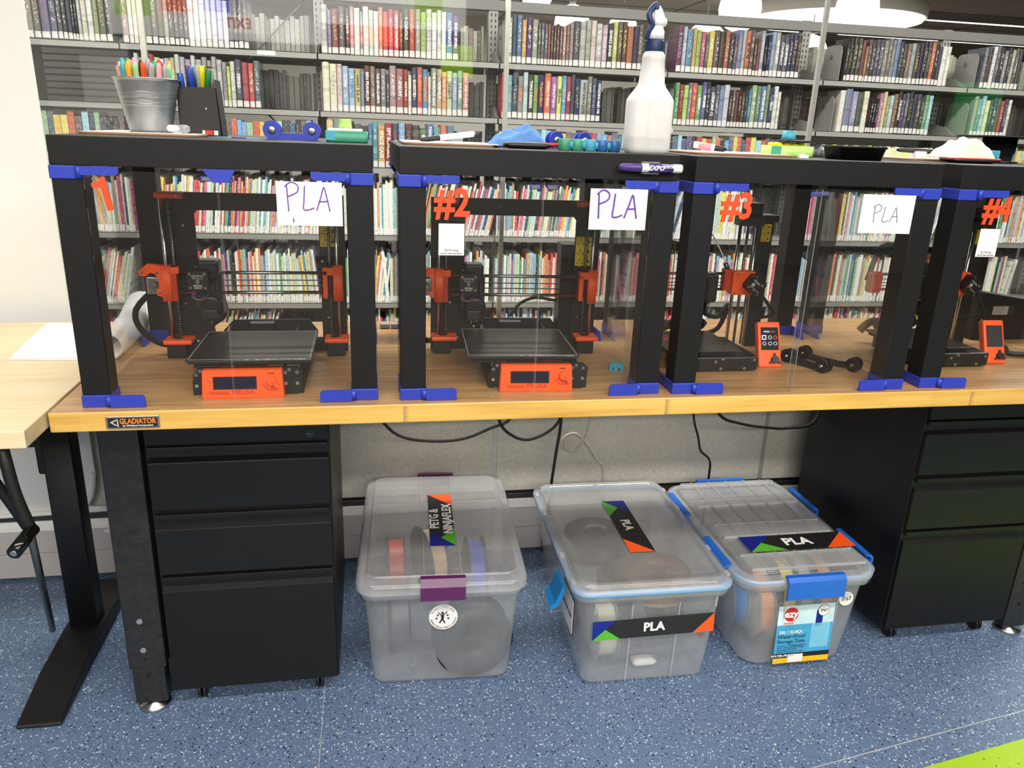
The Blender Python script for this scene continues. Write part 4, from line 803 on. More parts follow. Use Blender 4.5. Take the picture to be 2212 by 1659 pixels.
for e, (ex, ey, er) in enumerate(ENC):
    t = thing('printer_enclosure', 'black side-table printer case with clear doors and blue corners, %s from the left end' % nth[e], 'enclosure', (ex, ey, H), er, group='black printer cases in a row on the workbench')
    b = MB(); b.box(0, 0.55, 0, 0.55, 0.4455, 0.4955, 'black_laminate', bev=0.0012); b.build('tabletop', t)
    for x in (0, 0.5):
        for y in (0, 0.5):
            b = MB(); b.box(x, x+0.05, y, y+0.05, 0.0244, 0.4228, 'black_laminate', bev=0.001); b.build('leg', t)
    for bot in (True, False):
        for fr in (True, False):
            for lf in (True, False): corner('', bot, fr, lf, t)
    for x in (-0.0035, 0.5505):
        b = MB(); b.box(x, x+0.003, 0.052, 0.498, 0.006, 0.44, 'acrylic'); b.build('side_panel', t)
    for x in (0.025, 0.525):
        b = MB(); b.cyl((x, 0.4955, 0.436), (x, 0.4985, 0.436), 0.0055, 'screw', n=14); b.box(x-0.003, x+0.003, 0.495, 0.4956, 0.4354, 0.4366, 'label_black'); b.box(x-0.0006, x+0.0006, 0.495, 0.4956, 0.433, 0.439, 'label_black'); b.build('bolt', t)
    # doors; the third case stands a little open
    for s in (0, 1):
        ang = 0.0
        if e == 2: ang = -0.10 if s else 0.03
        if e == 0: ang = 0.012 if s else 0.0
        hx0 = 0.047 if s == 0 else 0.503
        dm = bpy.data.objects.new('door', None)
        b = MB(); sg = 1 if s == 0 else -1
        x0, x1 = sorted((sg*0.006, sg*0.2265)); b.box(x0, x1, -0.0015, 0.0015, 0.004, 0.438, 'acrylic')
        b.faces([(sg*0.2267, -0.0016, 0.004), (sg*0.2267, 0.0016, 0.004), (sg*0.2267, 0.0016, 0.438), (sg*0.2267, -0.0016, 0.438)], [(0, 1, 2, 3)], 'letter_white')  # white face paints the bright glint along the clear door's edge
        d = b.build('door', t, loc=(hx0, -0.004, 0), rz=-ang if s == 0 else ang)
        b = MB(); m0, m1 = sorted((sg*0.2, sg*0.222)); b.box(m0, m1, -0.0045, -0.0015, 0.424, 0.433, 'blue_print', bev=0.001); b.box(m0+0.003, m1-0.003, -0.0052, -0.0045, 0.4255, 0.4315, 'steel'); b.build('magnet_catch', d)
    if e == 0:
        b = MB(); b.prism([(0.252, 0.446), (0.308, 0.446), (0.296, 0.423), (0.268, 0.423)], 'y', -0.016, -0.01, 'blue_print'); b.box(0.262, 0.300, -0.012, 0.02, 0.441, 0.4455, 'blue_print'); b.build('door_stop', t)
    # signs stuck on the doors
    nx, nz, nt = ((0.083, 1.249, '1'), (0.697, 1.2445, '#2'), (1.272, 1.2495, '#3'), (1.870, 1.2535, '#4'))[e]
    o = thing('number_sign', 'orange-red printed %s stuck on the %s clear case' % (('numeral 1', 'number #2', 'number #3', 'number #4')[e], nth[e]), 'sign', (nx, ey-0.0105-0.001*e, nz-0.026))
    if e == 0:
        pts = [(1000, 885), (1050, 885), (1112, 1285), (1104, 1302), (1045, 1315), (1036, 1302), (988, 1020), (900, 1028), (884, 1018), (878, 966), (950, 950), (985, 920)]
        b = MB(); b.prism([((x-1000)*0.000135, 0.026-(y-1100)*0.000135) for x, y in pts], 'y', -0.0015, 0.0015, 'red_sign'); b.build('numeral', o)
    else: text(nt, 0.072, 'red_sign', T(0, 0, 0.026) @ FACE, o, 'numeral', ext=0.0015, bold=0.03, sx=0.86 if e else 1.0)
    if e < 3:
        cx, cz = ((0.4345, 1.239), (1.0245, 1.240), (1.607, 1.242))[e]
        cy = ey-0.0075 - (0.006 if e == 2 else 0)
        o = thing('paper_card', ('white card reading PLA in purple capitals on the first case', 'white card reading PLA in bold purple on the second case', 'white card with faint grey PLA on the third case')[e], 'card', (cx, cy, cz-0.04))
        if e == 2: o.rotation_euler[2] = -0.06
        b = MB(); b.box(-0.0585, 0.0585, -0.0009, 0, 0, 0.079, 'white_card'); b.build('card', o)
        ink = 'pencil_ink' if e == 2 else 'purple_ink'; r = (0.0008, 0.0016, 0.0006)[[0, 1, 2].index(e)] if e != 2 else 0.0005
        r = (0.0011, 0.0017, 0.0006)[e]; sc = (1, 1.05, 0.72)[e]; ox, oz = ((-0.044, 0.026), (-0.046, 0.022), (-0.032, 0.022))[e]
        def stroke(pts):
            b = MB(); b.tube([(ox+u*sc, -0.0014, oz+v*sc) for u, v in pts], r, ink, n=6, sub=4); b.build('handwriting', o)
        stroke([(0.004, 0.048), (0.005, 0.03), (0.006, 0.0)]); stroke([(0.001, 0.044), (0.012, 0.052), (0.024, 0.046), (0.022, 0.034), (0.005, 0.026)])
        stroke([(0.036, 0.046), (0.034, 0.02), (0.033, 0.004), (0.042, 0.003), (0.052, 0.007)]); stroke([(0.056, 0.002), (0.064, 0.025), (0.070, 0.044), (0.074, 0.03), (0.080, 0.001)]); stroke([(0.060, 0.018), (0.078, 0.019)])
        if e == 0: stroke([(0.014, -0.012), (0.0142, -0.020)])
    if e in (1, 3):
        cx, cz = ((0.696, 1.177), None, (1.869, 1.184))[0 if e == 1 else 2]
        o = thing('instruction_label', ('white 3D Printing video label left of centre on the second case' if e == 1 else 'white 3D Printing video label beside the leg of the fourth case'), 'label', (cx, ey-0.0075, cz-0.031))
        b = MB(); b.box(-0.0255, 0.0255, -0.0006, 0, 0, 0.062, 'label_black'); b.box(-0.0247, 0.0247, -0.0008, -0.0001, 0.0008, 0.0612, 'white_card'); b.build('label_sheet', o)
        text('3D Printing', 0.0068, 'letter_black', T(0, -0.001, 0.0105) @ FACE, o, ext=0.0001, sx=0.86); text('Scan for Video Instruction', 0.0045, 'letter_black', T(0, -0.001, 0.0045) @ FACE, o, ext=0.0001, bold=0.012, sx=0.86)

# ================================================================== printers
def bolt(p, x, y, z, r=0.0028, d=(0, -1, 0)):
    b = MB(); D = Vector(d); c = Vector((x, y, z)); b.cyl(c, c+D*0.0022, r, 'screw', n=10); b.cyl(c+D*0.0022, c+D*0.0023, r*0.45, 'label_black', n=6); return b.build('bolt', p)
def warn(parent, x, z, y, w=0.034, h=0.07, big=True):
    b = MB(); b.box(x, x+w, y-0.0006, y, z, z+h, 'yellow_label'); o = b.build('warning_label', parent)
    n = 3
    for i in range(n):
        zz = z+h*(i+0.5)/n
        for cx, kind in ((x+w*0.28, 0), (x+w*0.72, 1)):
            b = MB(); s = h/n*0.36
            b.box(cx-w*0.22, cx+w*0.22, y-0.0007, y-0.0006, zz-s*1.22, zz+s*1.22, 'label_black'); b.box(cx-w*0.22+0.0006, cx+w*0.22-0.0006, y-0.0008, y-0.0006, zz-s*1.22+0.0006, zz+s*1.22-0.0006, 'yellow_label')
            if kind == 0:
                b.prism([(cx-s, zz-s*0.8), (cx+s, zz-s*0.8), (cx, zz+s*0.95)], 'y', y-0.0009, y-0.0007, 'label_black'); b.prism([(cx-s*0.74, zz-s*0.64), (cx+s*0.74, zz-s*0.64), (cx, zz+s*0.62)], 'y', y-0.001, y-0.0008, 'yellow_label'); b.box(cx-0.0005, cx+0.0005, y-0.0011, y-0.0009, zz-s*0.35, zz+s*0.3, 'label_black')
            else: b.box(cx-s*0.6, cx+s*0.6, y-0.001, y-0.0008, zz-s*0.4, zz+s*0.1, 'label_black'); b.cyl((cx, y-0.001, zz+s*0.4), (cx, y-0.0008, zz+s*0.4), s*0.3, 'label_black', n=8)
            b.build('pictogram', o)
def printer_a(X0, rz, bedx, exx, zx, label, ylab, idx):
    t = thing('printer', label, '3D printer', (X0, 0, H), rz, group='open-frame desktop printers with orange plastic parts')
    # portal frame
    b = MB(); y0, y1 = 0.372, 0.378
    b.box(-0.207, -0.125, y0, y1, 0.0, 0.3735, 'black_paint'); b.box(0.148, 0.207, y0, y1, 0.0, 0.3735, 'black_paint'); b.box(-0.125, 0.148, y0, y1, 0.334, 0.3735, 'black_paint')
    b.prism([(-0.125, 0.334), (-0.118, 0.334), (-0.125, 0.326)], 'y', y0, y1, 'black_paint'); b.prism([(0.148, 0.334), (0.141, 0.334), (0.148, 0.326)], 'y', y0, y1, 'black_paint')
    b.prism([(-0.125, 0.0), (-0.125, 0.2), (-0.108, 0.12), (-0.100, 0.05), (-0.1, 0.0)], 'y', y0, y1, 'black_paint'); b.box(-0.1, 0.148, y0, y1, 0.0, 0.035, 'black_paint'); fr = b.build('frame', t)
    for x, z in ((-0.15, 0.3), (-0.16, 0.12), (-0.14, 0.03), (0.163, 0.085), (0.166, 0.19), (0.17, 0.02)): bolt(fr, x, y0, z)
    text('O  R  I  G  I  N  A  L', 0.016, 'black_gloss', T(0.02, y0-0.0003, 0.354) @ FACE, fr)
    # z axis: motors, mounts, rods, lead screws
    for s in (-1, 1):
        b = MB(); b.box(s*0.180-0.021, s*0.180+0.021, 0.325, 0.367, 0.0, 0.034, 'black_paint', bev=0.003); mo = b.build('z_motor', t)
        b = MB(); b.box(s*0.180-0.026, s*0.180+0.030 if s > 0 else s*0.180+0.036, 0.318, 0.371, 0.034, 0.044, 'orange_print', bev=0.003); mn = b.build('lower_mount', t)
        for u in (-0.014, 0.014): bolt(mn, s*0.180+u, 0.33, 0.044, 0.002, (0, 0, 1))
        b = MB(); b.cyl((s*0.178, 0.346, 0.0441), (s*0.178, 0.346, 0.0452), 0.011, 'black_plastic', n=20); b.build('boss', mn)
        b = MB(); b.cyl((s*0.188, 0.345, 0.04), (s*0.188, 0.345, 0.371), 0.0042, 'steel', n=14); b.build('smooth_rod', t)
        b = MB(); b.cyl((s*0.171, 0.347, 0.045), (s*0.171, 0.347, 0.362), 0.0033, 'steel_dark', n=12)
        for k in range(52): b.cyl((s*0.171, 0.347, 0.046+k*0.006), (s*0.171, 0.347, 0.0485+k*0.006), 0.0041, 'steel_dark', n=10)
        b.build('lead_screw', t)
        b = MB(); xs = sorted((s*0.198, s*0.142)); b.box(xs[0], xs[1], 0.336, 0.352, 0.363, 0.375, 'orange_print', bev=0.003); b.box(xs[0] if s < 0 else xs[0], xs[1], 0.352, 0.372, 0.360, 0.375, 'orange_print', bev=0.002); mn = b.build('upper_mount', t); bolt(mn, s*0.152, 0.336, 0.369)
    # x axis
    for dz in (0.023, -0.023):
        b = MB(); b.cyl((-0.165, 0.338, zx+dz), (0.178, 0.338, zx+dz), 0.0040, 'steel', n=12); b.build('cross_rod', t)
    for dz in (0.006, -0.007):
        b = MB(); b.box(-0.16, 0.17, 0.334, 0.340, zx+dz-0.0008, zx+dz+0.0008, 'black_plastic'); b.build('belt', t)
    b = MB(); b.loft([(-0.188, 0.341, 0.0115, 0.013, 0.006, zx-0.042), (-0.188, 0.341, 0.0115, 0.013, 0.006, zx+0.038)], 'orange_print'); b.box(-0.18, -0.16, 0.330, 0.352, zx+0.02, zx+0.036, 'orange_print', bev=0.002)
    P = [(-0.196, zx+0.038), (-0.228, zx+0.041), (-0.247, zx+0.024), (-0.244, zx+0.016), (-0.232, zx+0.014), (-0.222, zx+0.022), (-0.212, zx+0.02), (-0.205, zx+0.008), (-0.205, zx-0.012), (-0.212, zx-0.018), (-0.210, zx-0.03), (-0.196, zx-0.034)]
    b.prism(P, 'y', 0.334, 0.350, 'orange_print'); b.box(-0.178, -0.166, 0.332, 0.350, zx-0.042, zx+0.036, 'orange_dark', bev=0.001); xe = b.build('left_carriage', t)
    for x, z in ((-0.238, 0.022), (-0.206, 0.022), (-0.205, -0.024)): bolt(xe, x, 0.334, zx+z)
    b = MB(); b.box(-0.236, -0.200, 0.351, 0.380, zx-0.030, zx+0.008, 'steel', bev=0.002); b.cyl((-0.218, 0.340, zx-0.006), (-0.218, 0.351, zx-0.006), 0.009, 'steel_dark', n=18); b.cyl((-0.218, 0.336, zx-0.006), (-0.218, 0.340, zx-0.006), 0.006, 'steel', n=14); b.box(-0.232, -0.204, 0.376, 0.41, zx-0.028, zx+0.01, 'black_paint'); b.build('belt_motor', t)
    b = MB(); b.loft([(0.189, 0.341, 0.0115, 0.013, 0.005, zx-0.042), (0.189, 0.341, 0.0115, 0.013, 0.005, zx+0.040)], 'orange_print'); b.box(0.155, 0.180, 0.328, 0.350, zx+0.018, zx+0.036, 'orange_print', bev=0.002); b.box(0.155, 0.166, 0.328, 0.350, zx-0.036, zx+0.03, 'orange_print', bev=0.002); b.cyl((0.171, 0.347, zx+0.036), (0.171, 0.347, zx+0.043), 0.010, 'black_plastic', n=16); xe = b.build('right_carriage', t)
    bolt(xe, 0.155, 0.34, zx+0.05)
    # extruder
    ex = exx; b = MB(); b.box(ex-0.021, ex+0.024, 0.302, 0.352, zx-0.055, zx+0.045, 'black_plastic', bev=0.004); b.box(ex-0.012, ex+0.034, 0.298, 0.345, zx+0.01, zx+0.056, 'black_plastic', bev=0.006); b.box(ex+0.020, ex+0.038, 0.3, 0.34, zx-0.07, zx+0.03, 'black_plastic', bev=0.006); xb = b.build('extruder_body', t)
    b = MB(); P = [(-0.021, -0.015), (-0.015, -0.021), (0.015, -0.021), (0.021, -0.015), (0.021, 0.015), (0.015, 0.021), (-0.015, 0.021), (-0.021, 0.015)]
    b.prism([(ex-0.004+u, zx+0.018+v) for u, v in P], 'y', 0.262, 0.300, 'black_paint'); mo = b.build('extruder_motor', t)
    for u in (-0.0155, 0.0155):
        for v in (-0.0155, 0.0155): bolt(mo, ex-0.004+u, 0.262, zx+0.018+v, 0.0026)
    for s, sz, dz, bd in (('ORIGINAL', 0.0062, 0.0105, 0), ('PRUSA i3', 0.0056, 0.0050, 0), ('CE', 0.0036, -0.006, 0), ('PRUSA', 0.0066, -0.0115, 0.03), ('RESEARCH', 0.0036, -0.0162, 0.03)): text(s, sz, 'letter_grey', T(ex-0.004, 0.2615, zx+0.018+dz) @ FACE, mo, ext=0.0001, bold=bd, sx=0.95)
    b = MB(); b.lathe([(0.0035, 0), (0.0035, 0.0004), (0.0022, 0.0004), (0.0022, 0), (0.0035, 0)], (0, 0, 0), 'letter_grey', 16, T(ex-0.004, 0.2618, zx+0.0165) @ RX(pi/2)); b.build('round_mark', mo)
    b = MB(); b.lathe([(0.024, 0), (0.026, 0.004), (0.026, 0.016), (0.019, 0.019), (0.0001, 0.019)], (0, 0, 0), 'black_plastic', 28, T(ex+0.014, 0.305, zx-0.042) @ RX(pi/2+0.25)); b.box(ex-0.008, ex+0.030, 0.288, 0.315, zx-0.078, zx-0.05, 'black_plastic', bev=0.005); b.build('blower_fan', t)
    b = MB(); b.cyl((ex+0.008, 0.315, zx-0.078), (ex+0.008, 0.315, zx-0.098), 0.006, 'steel_dark', r1=0.002, n=12); b.build('nozzle', t)
    b = MB(); b.tube([(ex-0.016, 0.285, zx-0.008), (ex-0.02, 0.272, zx-0.02), (ex-0.004, 0.275, zx-0.026), (ex+0.012, 0.29, zx-0.018)], 0.0012, 'letter_blue', n=5); b.tube([(ex-0.014, 0.285, zx-0.009), (ex-0.016, 0.272, zx-0.023), (ex, 0.276, zx-0.027), (ex+0.014, 0.29, zx-0.02)], 0.001, 'red_plastic', n=5); b.build('motor_wires', t)
    # bed, carriage, base rods
    by0, by1 = 0.045, 0.285
    b = MB(); b.box(bedx-0.122, bedx+0.122, by0, by1, 0.0725, 0.075, 'bed_sheet', bev=0.0008); b.box(bedx-0.115, bedx+0.115, by0-0.006, by0+0.004, 0.0705, 0.073, 'black_paint'); bd = b.build('print_bed', t)
    b = MB()
    for a in ((-0.118, 0.118, by0+0.010, by0+0.0112), (-0.118, 0.118, by1-0.006, by1-0.005), (-0.118, -0.1168, by0+0.01, by1-0.005), (0.1168, 0.118, by0+0.01, by1-0.005)): b.box(bedx+a[0], bedx+a[1], a[2], a[3], 0.0750, 0.0752, 'letter_grey')
    b.build('border_line', bd)
    text('ORIGINAL PRUSA i3 MK3', 0.0072, 'letter_grey', T(bedx+0.065, by0+0.0055, 0.0753), bd, ext=0.0001, bold=0.02, sx=1.1); text('by Josef Prusa', 0.004, 'letter_grey', T(bedx+0.098, by0+0.0012, 0.0753), bd, ext=0.0001)
    for k in range(3):
        b = MB(); cx = bedx-0.005+k*0.02; b.prism([(cx-0.005, by0+0.003), (cx+0.005, by0+0.003), (cx, by0+0.0095)], 'z', 0.0751, 0.0754, 'letter_grey'); b.build('warning_mark', bd)
    b = MB(); b.box(bedx-0.105, bedx+0.105, by0+0.012, by1-0.012, 0.062, 0.068, 'black_paint', bev=0.002); b.box(bedx-0.108, bedx-0.06, by0+0.008, by0+0.03, 0.058, 0.064, 'black_paint', bev=0.002); b.box(bedx-0.03, bedx+0.03, 0.06, 0.27, 0.05, 0.062, 'black_paint'); b.build('bed_carriage', t)
    for x in (-0.075, 0.085):
        b = MB(); b.cyl((x, 0.058, 0.046), (x, 0.45, 0.046), 0.004, 'steel', n=12); b.build('base_rod', t)
    b = MB(); P = [(-0.075, 0.008), (-0.088, 0.02), (-0.088, 0.045), (-0.078, 0.058), (0.112, 0.058), (0.124, 0.048), (0.122, 0.012), (0.112, 0.0), (-0.07, 0.0)]
    b.prism(P, 'y', 0.052, 0.058, 'black_paint'); fp = b.build('front_plate', t)
    for x, z in ((-0.082, 0.045), (-0.082, 0.022), (-0.074, 0.053), (0.098, 0.053), (0.113, 0.047), (0.113, 0.024), (0.09, 0.047), (0.09, 0.024)): bolt(fp, x, 0.052, z, 0.0034)
    b = MB(); b.prism([(-0.095, 0), (-0.095, 0.035), (-0.07, 0.062), (0.11, 0.062), (0.13, 0.035), (0.13, 0)], 'y', 0.448, 0.454, 'black_paint'); b.box(-0.03, 0.03, 0.425, 0.448, 0.03, 0.06, 'black_plastic', bev=0.003); b.build('rear_plate', t)
    for s in (-0.085, 0.118):
        b = MB(); b.box(s-0.006, s+0.006, 0.058, 0.448, 0.0, 0.03, 'black_paint'); b.build('base_rail', t)
    # power supply and control box behind the frame, cables
    b = MB(); b.box(0.118 if idx else 0.155, 0.168 if idx else 0.2, 0.385, 0.45, 0.005, 0.265, 'black_cabinet', bev=0.002); b.build('power_supply', t)
    b = MB(); b.box(-0.135, -0.10, 0.385, 0.44, 0.09, 0.20, 'black_plastic', bev=0.002)
    for k in range(8): b.box(-0.0995, -0.0985, 0.39, 0.435, 0.12+k*0.008, 0.124+k*0.008, 'grey_dark')
    b.build('control_box', t)
    b = MB(); b.tube([(-0.224, 0.385, zx-0.02), (-0.27, 0.37, zx-0.07), (-0.26, 0.36, 0.06), (-0.215, 0.37, 0.022), (-0.17, 0.40, 0.035), (-0.14, 0.42, 0.09)], 0.0068, 'black_fabric', n=10); b.build('cable_sleeve', t)
    b = MB(); b.tube([(ex+0.03, 0.345, zx-0.03), (ex+0.03, 0.37, zx-0.08), (ex-0.01, 0.40, 0.06), (ex-0.03, 0.42, 0.03)] if idx == 0 else [(ex+0.03, 0.345, zx-0.04), (ex+0.035, 0.37, zx-0.1), (ex-0.0, 0.41, 0.06), (ex-0.03, 0.42, 0.04)], 0.006, 'black_fabric', n=8); b.build('cable_sleeve', t)
    if idx: 
        b = MB(); b.tube([(0.0, 0.44, 0.07), (0.03, 0.46, 0.10), (0.07, 0.46, 0.115), (0.12, 0.45, 0.11)], 0.004, 'black_fabric', n=8); b.build('cable_sleeve', t)
    # warning label on the right post
    warn(fr, 0.150, ylab, y0, 0.042, 0.072)
    # control panel
    lx0, lx1 = -0.069, 0.087; mt = T(0, 0.03, 0.0) @ RX(-0.16)
    b = MB(); b.loft([((lx0+lx1)/2, 0.017, 0.078, 0.017, 0.003, 0.0), ((lx0+lx1)/2, 0.017, 0.079, 0.018, 0.003, 0.003), ((lx0+lx1)/2, 0.02, 0.0765, 0.016, 0.003, 0.056), ((lx0+lx1)/2, 0.021, 0.075, 0.014, 0.003, 0.058)], 'orange_print', smooth=False)
    for v in b.bm.verts: v.co.y += 0.030
    pn = b.build('control_panel', t)
    mp = T((lx0+lx1)/2, 0.0285, 0.0) @ RX(-0.09)
    b = MB(); b.box(-0.056, 0.027, -0.0007, 0.004, 0.020, 0.046, 'label_black', mp); b.box(-0.053, 0.024, -0.0011, 0.003, 0.0225, 0.0435, 'screen_navy', mp); b.build('screen', pn)
    b = MB(); b.cyl(mp @ Vector((0.057, -0.011, 0.037)), mp @ Vector((0.057, 0.002, 0.037)), 0.0085, 'orange_print', n=24)
    kk = mp @ T(0.057, -0.009, 0.037) @ RY(0.8); b.box(0.0, 0.019, -0.002, 0.004, -0.003, 0.003, 'orange_print', kk, bev=0.001); b.build('knob', pn)
    b = MB()
    for i in range(7): b.box(0.049+i*0.002, 0.050+i*0.002, -0.0006, 0.002, 0.0505, 0.0530, 'label_black', mp)
    b.build('buzzer_slots', pn)
    b = MB()
    for p, q in (((0.040, 0.031), (0.040, 0.027)), ((0.040, 0.027), (0.050, 0.017)), ((0.050, 0.017), (0.064, 0.017)), ((0.064, 0.017), (0.064, 0.025)), ((0.064, 0.025), (0.057, 0.030)), ((0.045, 0.0305), (0.048, 0.028)), ((0.048, 0.028), (0.056, 0.029)), ((0.054, 0.021), (0.058, 0.025)), ((0.054, 0.025), (0.058, 0.021))): b.cyl(mp @ Vector((p[0], -0.0002, p[1])), mp @ Vector((q[0], -0.0002, q[1])), 0.0005, 'orange_dark', n=5)
    b.build('engraved_mark', pn)
    text('ORIGINAL', 0.0088, 'orange_dark', mp @ T(-0.0455, -0.0006, 0.0125) @ FACE, pn, ext=0.0002, sx=1.0, bold=0.01); text('PRUSA', 0.0135, 'orange_dark', mp @ T(0.001, -0.0006, 0.0135) @ FACE, pn, ext=0.0002, sx=1.1, bold=0.01)
    return t
printer_a(0.277, 0.0, 0.022, -0.103, 0.176, 'black and orange desktop printer in the first case, print head raised left', 0.255, 0)
printer_a(0.875, -0.05, -0.018, -0.118, 0.170, 'black and orange desktop printer in the second case, with long cable loops', 0.215, 1)

def printer_b(dx, label, lit):
    t = thing('printer', label, '3D printer', (1.451+dx, 0.14, H), 0, group='small single-column printers with orange plastic parts')
    b = MB(); b.box(-0.20, 0, 0, 0.19, 0.004, 0.038, 'black_plastic', bev=0.004)
    for i in range(22):
        for j in range(4): b.cyl((-0.19+i*0.0085+(0.004 if j % 2 else 0), -0.0006, 0.009+j*0.0075), (-0.19+i*0.0085+(0.004 if j % 2 else 0), 0.0, 0.009+j*0.0075), 0.003, 'black_paint', n=6)
    bs = b.build('base', t)
    for x, z in ((-0.012, 0.030), (-0.035, 0.010), (-0.11, 0.027), (-0.092, 0.034), (-0.095, 0.010)): bolt(bs, x, -0.0006, z, 0.0034)
    for x in (-0.18, -0.02):
        for y in (0.02, 0.17):
            b = MB(); b.cyl((x, y, 0.0), (x, y, 0.005), 0.007, 'black_fabric', n=12); b.build('rubber_foot', bs)
    b = MB(); b.box(-0.222, -0.040, 0.010, 0.205, 0.0475, 0.0500, 'bed_sheet', bev=0.0006); b.box(-0.215, -0.05, 0.02, 0.19, 0.039, 0.0475, 'black_paint'); b.build('print_bed', t)
    tx = 0.018; ty = 0.215
    for u in (0, 0.047):
        b = MB(); b.cyl((tx+u, ty, 0.01), (tx+u, ty, 0.335), 0.0045, 'steel', n=12); b.build('smooth_rod', t)
    b = MB(); b.cyl((tx+0.024, ty+0.006, 0.01), (tx+0.024, ty+0.006, 0.335), 0.0032, 'steel_dark', n=10)
    for k in range(54): b.cyl((tx+0.024, ty+0.006, 0.012+k*0.006), (tx+0.024, ty+0.006, 0.0145+k*0.006), 0.004, 'steel_dark', n=8)
    b.build('lead_screw', t)
    b = MB(); b.box(tx-0.01, tx+0.058, ty-0.018, ty+0.02, 0.322, 0.347, 'black_plastic', bev=0.003); b.box(tx+0.012, tx+0.055, ty-0.005, ty+0.03, 0.345, 0.378, 'black_plastic', bev=0.002); b.box(tx+0.04, tx+0.105, ty+0.0, ty+0.05, 0.330, 0.348, 'black_plastic', bev=0.002); b.build('top_cap', t)
    b = MB(); b.box(tx+0.060, tx+0.098, ty+0.012, ty+0.045, 0.0, 0.332, 'black_paint', bev=0.001); c = b.build('column', t); warn(c, tx+0.066, 0.28, ty+0.012, 0.026, 0.045)
    zx = 0.178
    b = MB(); b.box(tx-0.012, tx+0.05, ty-0.02, ty+0.012, zx-0.032, zx+0.030, 'orange_print', bev=0.004); b.box(tx-0.032, tx-0.012, ty-0.012, ty+0.012, zx-0.022, zx+0.034, 'orange_dark', bev=0.003); blk = b.build('arm_block', t)
    for u, v in ((0.0, 0.022), (0.035, 0.024), (-0.004, -0.026)): bolt(blk, tx+u, ty-0.02, zx+v)
    mtm = T(tx+0.042, ty-0.035, zx-0.002) @ RY(radians(38)); b = MB(); P = [(-0.022, -0.016), (-0.016, -0.022), (0.016, -0.022), (0.022, -0.016), (0.022, 0.016), (0.016, 0.022), (-0.016, 0.022), (-0.022, 0.016)]
    b.prism(P, 'y', -0.012, 0.016, 'black_paint', mtm); mo = b.build('arm_motor', t)
    for u in (-0.0165, 0.0165):
        for v in (-0.0165, 0.0165):
            b = MB(); b.cyl(mtm @ Vector((u, -0.014, v)), mtm @ Vector((u, -0.011, v)), 0.0026, 'screw', n=10); b.build('bolt', mo)
    for s, sz, u, v in (('PRUSA', 0.0072, -0.006, 0.006), ('CE', 0.006, 0.011, 0.009), ('ORIGINAL PRUSA MINI', 0.0032, 0.0, -0.011), ('V 1.0', 0.003, 0.0, -0.015)): text(s, sz, 'letter_grey', mtm @ T(u, -0.0124, v) @ FACE, mo, ext=0.0001, bold=0.02)
    b = MB(); b.box(-0.014, -0.006, -0.0128, -0.012, -0.008, 0.0, 'letter_grey', mtm); b.build('data_mark', mo)
    for dz in (0.021, -0.020):
        b = MB(); b.cyl((-0.205, ty, zx+dz), (tx-0.01, ty, zx+dz), 0.0038, 'steel', n=12); b.build('arm_rod', t)
    for dz in (0.008, -0.002, -0.010):
        b = MB(); b.box(-0.2, tx-0.01, ty-0.003, ty+0.003, zx+dz-0.0007, zx+dz+0.0007, 'black_plastic'); b.build('belt', t)
    b = MB(); b.box(-0.226, -0.192, ty-0.014, ty+0.012, zx-0.028, zx+0.028, 'orange_print', bev=0.005); i_ = b.build('arm_end', t)
    for u, v in ((-0.218, 0.02), (-0.2, 0.016), (-0.208, 0.0), (-0.201, -0.018), (-0.218, -0.02)): bolt(i_, u, ty-0.014, zx+v, 0.0022)
    b = MB(); b.box(-0.075, -0.035, ty-0.03, ty+0.014, zx-0.05, zx+0.025, 'black_plastic', bev=0.008); b.cyl((-0.055, ty-0.02, zx-0.05), (-0.055, ty-0.02, zx-0.075), 0.005, 'steel_dark', r1=0.002); b.build('print_head', t)
    b = MB(); b.tube([(tx-0.024, ty-0.005, zx+0.036), (tx-0.036, ty-0.005, zx+0.06), (tx-0.07, ty, zx+0.115), (tx-0.12, ty, zx+0.17)], 0.0018, 'white_plastic', n=6); b.cyl((tx-0.022, ty-0.005, zx+0.03), (tx-0.032, ty-0.005, zx+0.05), 0.006, 'steel_dark', n=10); b.build('feed_tube', t)
    b = MB(); b.tube([(-0.06, ty, zx-0.02), (-0.07, ty, zx+0.04), (-0.12, ty+0.01, zx+0.085), (-0.19, ty+0.02, zx+0.09), (-0.215, ty+0.02, zx+0.0)], 0.0075, 'black_fabric', n=10); b.build('cable_sleeve', t)
    b = MB(); b.tube([(-0.05, ty, zx-0.04), (-0.045, ty+0.02, zx-0.085), (-0.0, ty+0.03, zx-0.10), (0.03, ty+0.04, zx-0.07), (0.02, ty+0.06, 0.04), (-0.02, ty+0.07, 0.02)], 0.0065, 'black_fabric', n=10); b.build('cable_sleeve', t)
    b = MB(); b.tube([(-0.16, ty+0.03, 0.045), (-0.10, ty+0.02, 0.075), (-0.04, ty+0.03, 0.06), (-0.08, ty+0.05, 0.04), (-0.16, ty+0.04, 0.06), (-0.19, ty+0.05, 0.03)], 0.011, 'black_fabric', n=10); b.build('cable_bundle', t)
    b = MB(); b.tube([(tx+0.06, ty-0.04, zx-0.025), (tx+0.09, ty-0.03, zx-0.055), (tx+0.12, ty-0.01, zx-0.085), (tx+0.075, ty, zx-0.098), (tx+0.05, ty+0.01, zx-0.10)], 0.0042, 'black_fabric', n=8); b.build('cable_sleeve', t)
    mt = T(0.048, 0.028, 0.0) @ RZ(-0.05) @ RX(-0.38) 
    b = MB(); b.box(-0.028, 0.030, -0.002, 0.018, 0.001, 0.114, 'orange_print', mt, bev=0.004); sc = b.build('screen_housing', t)
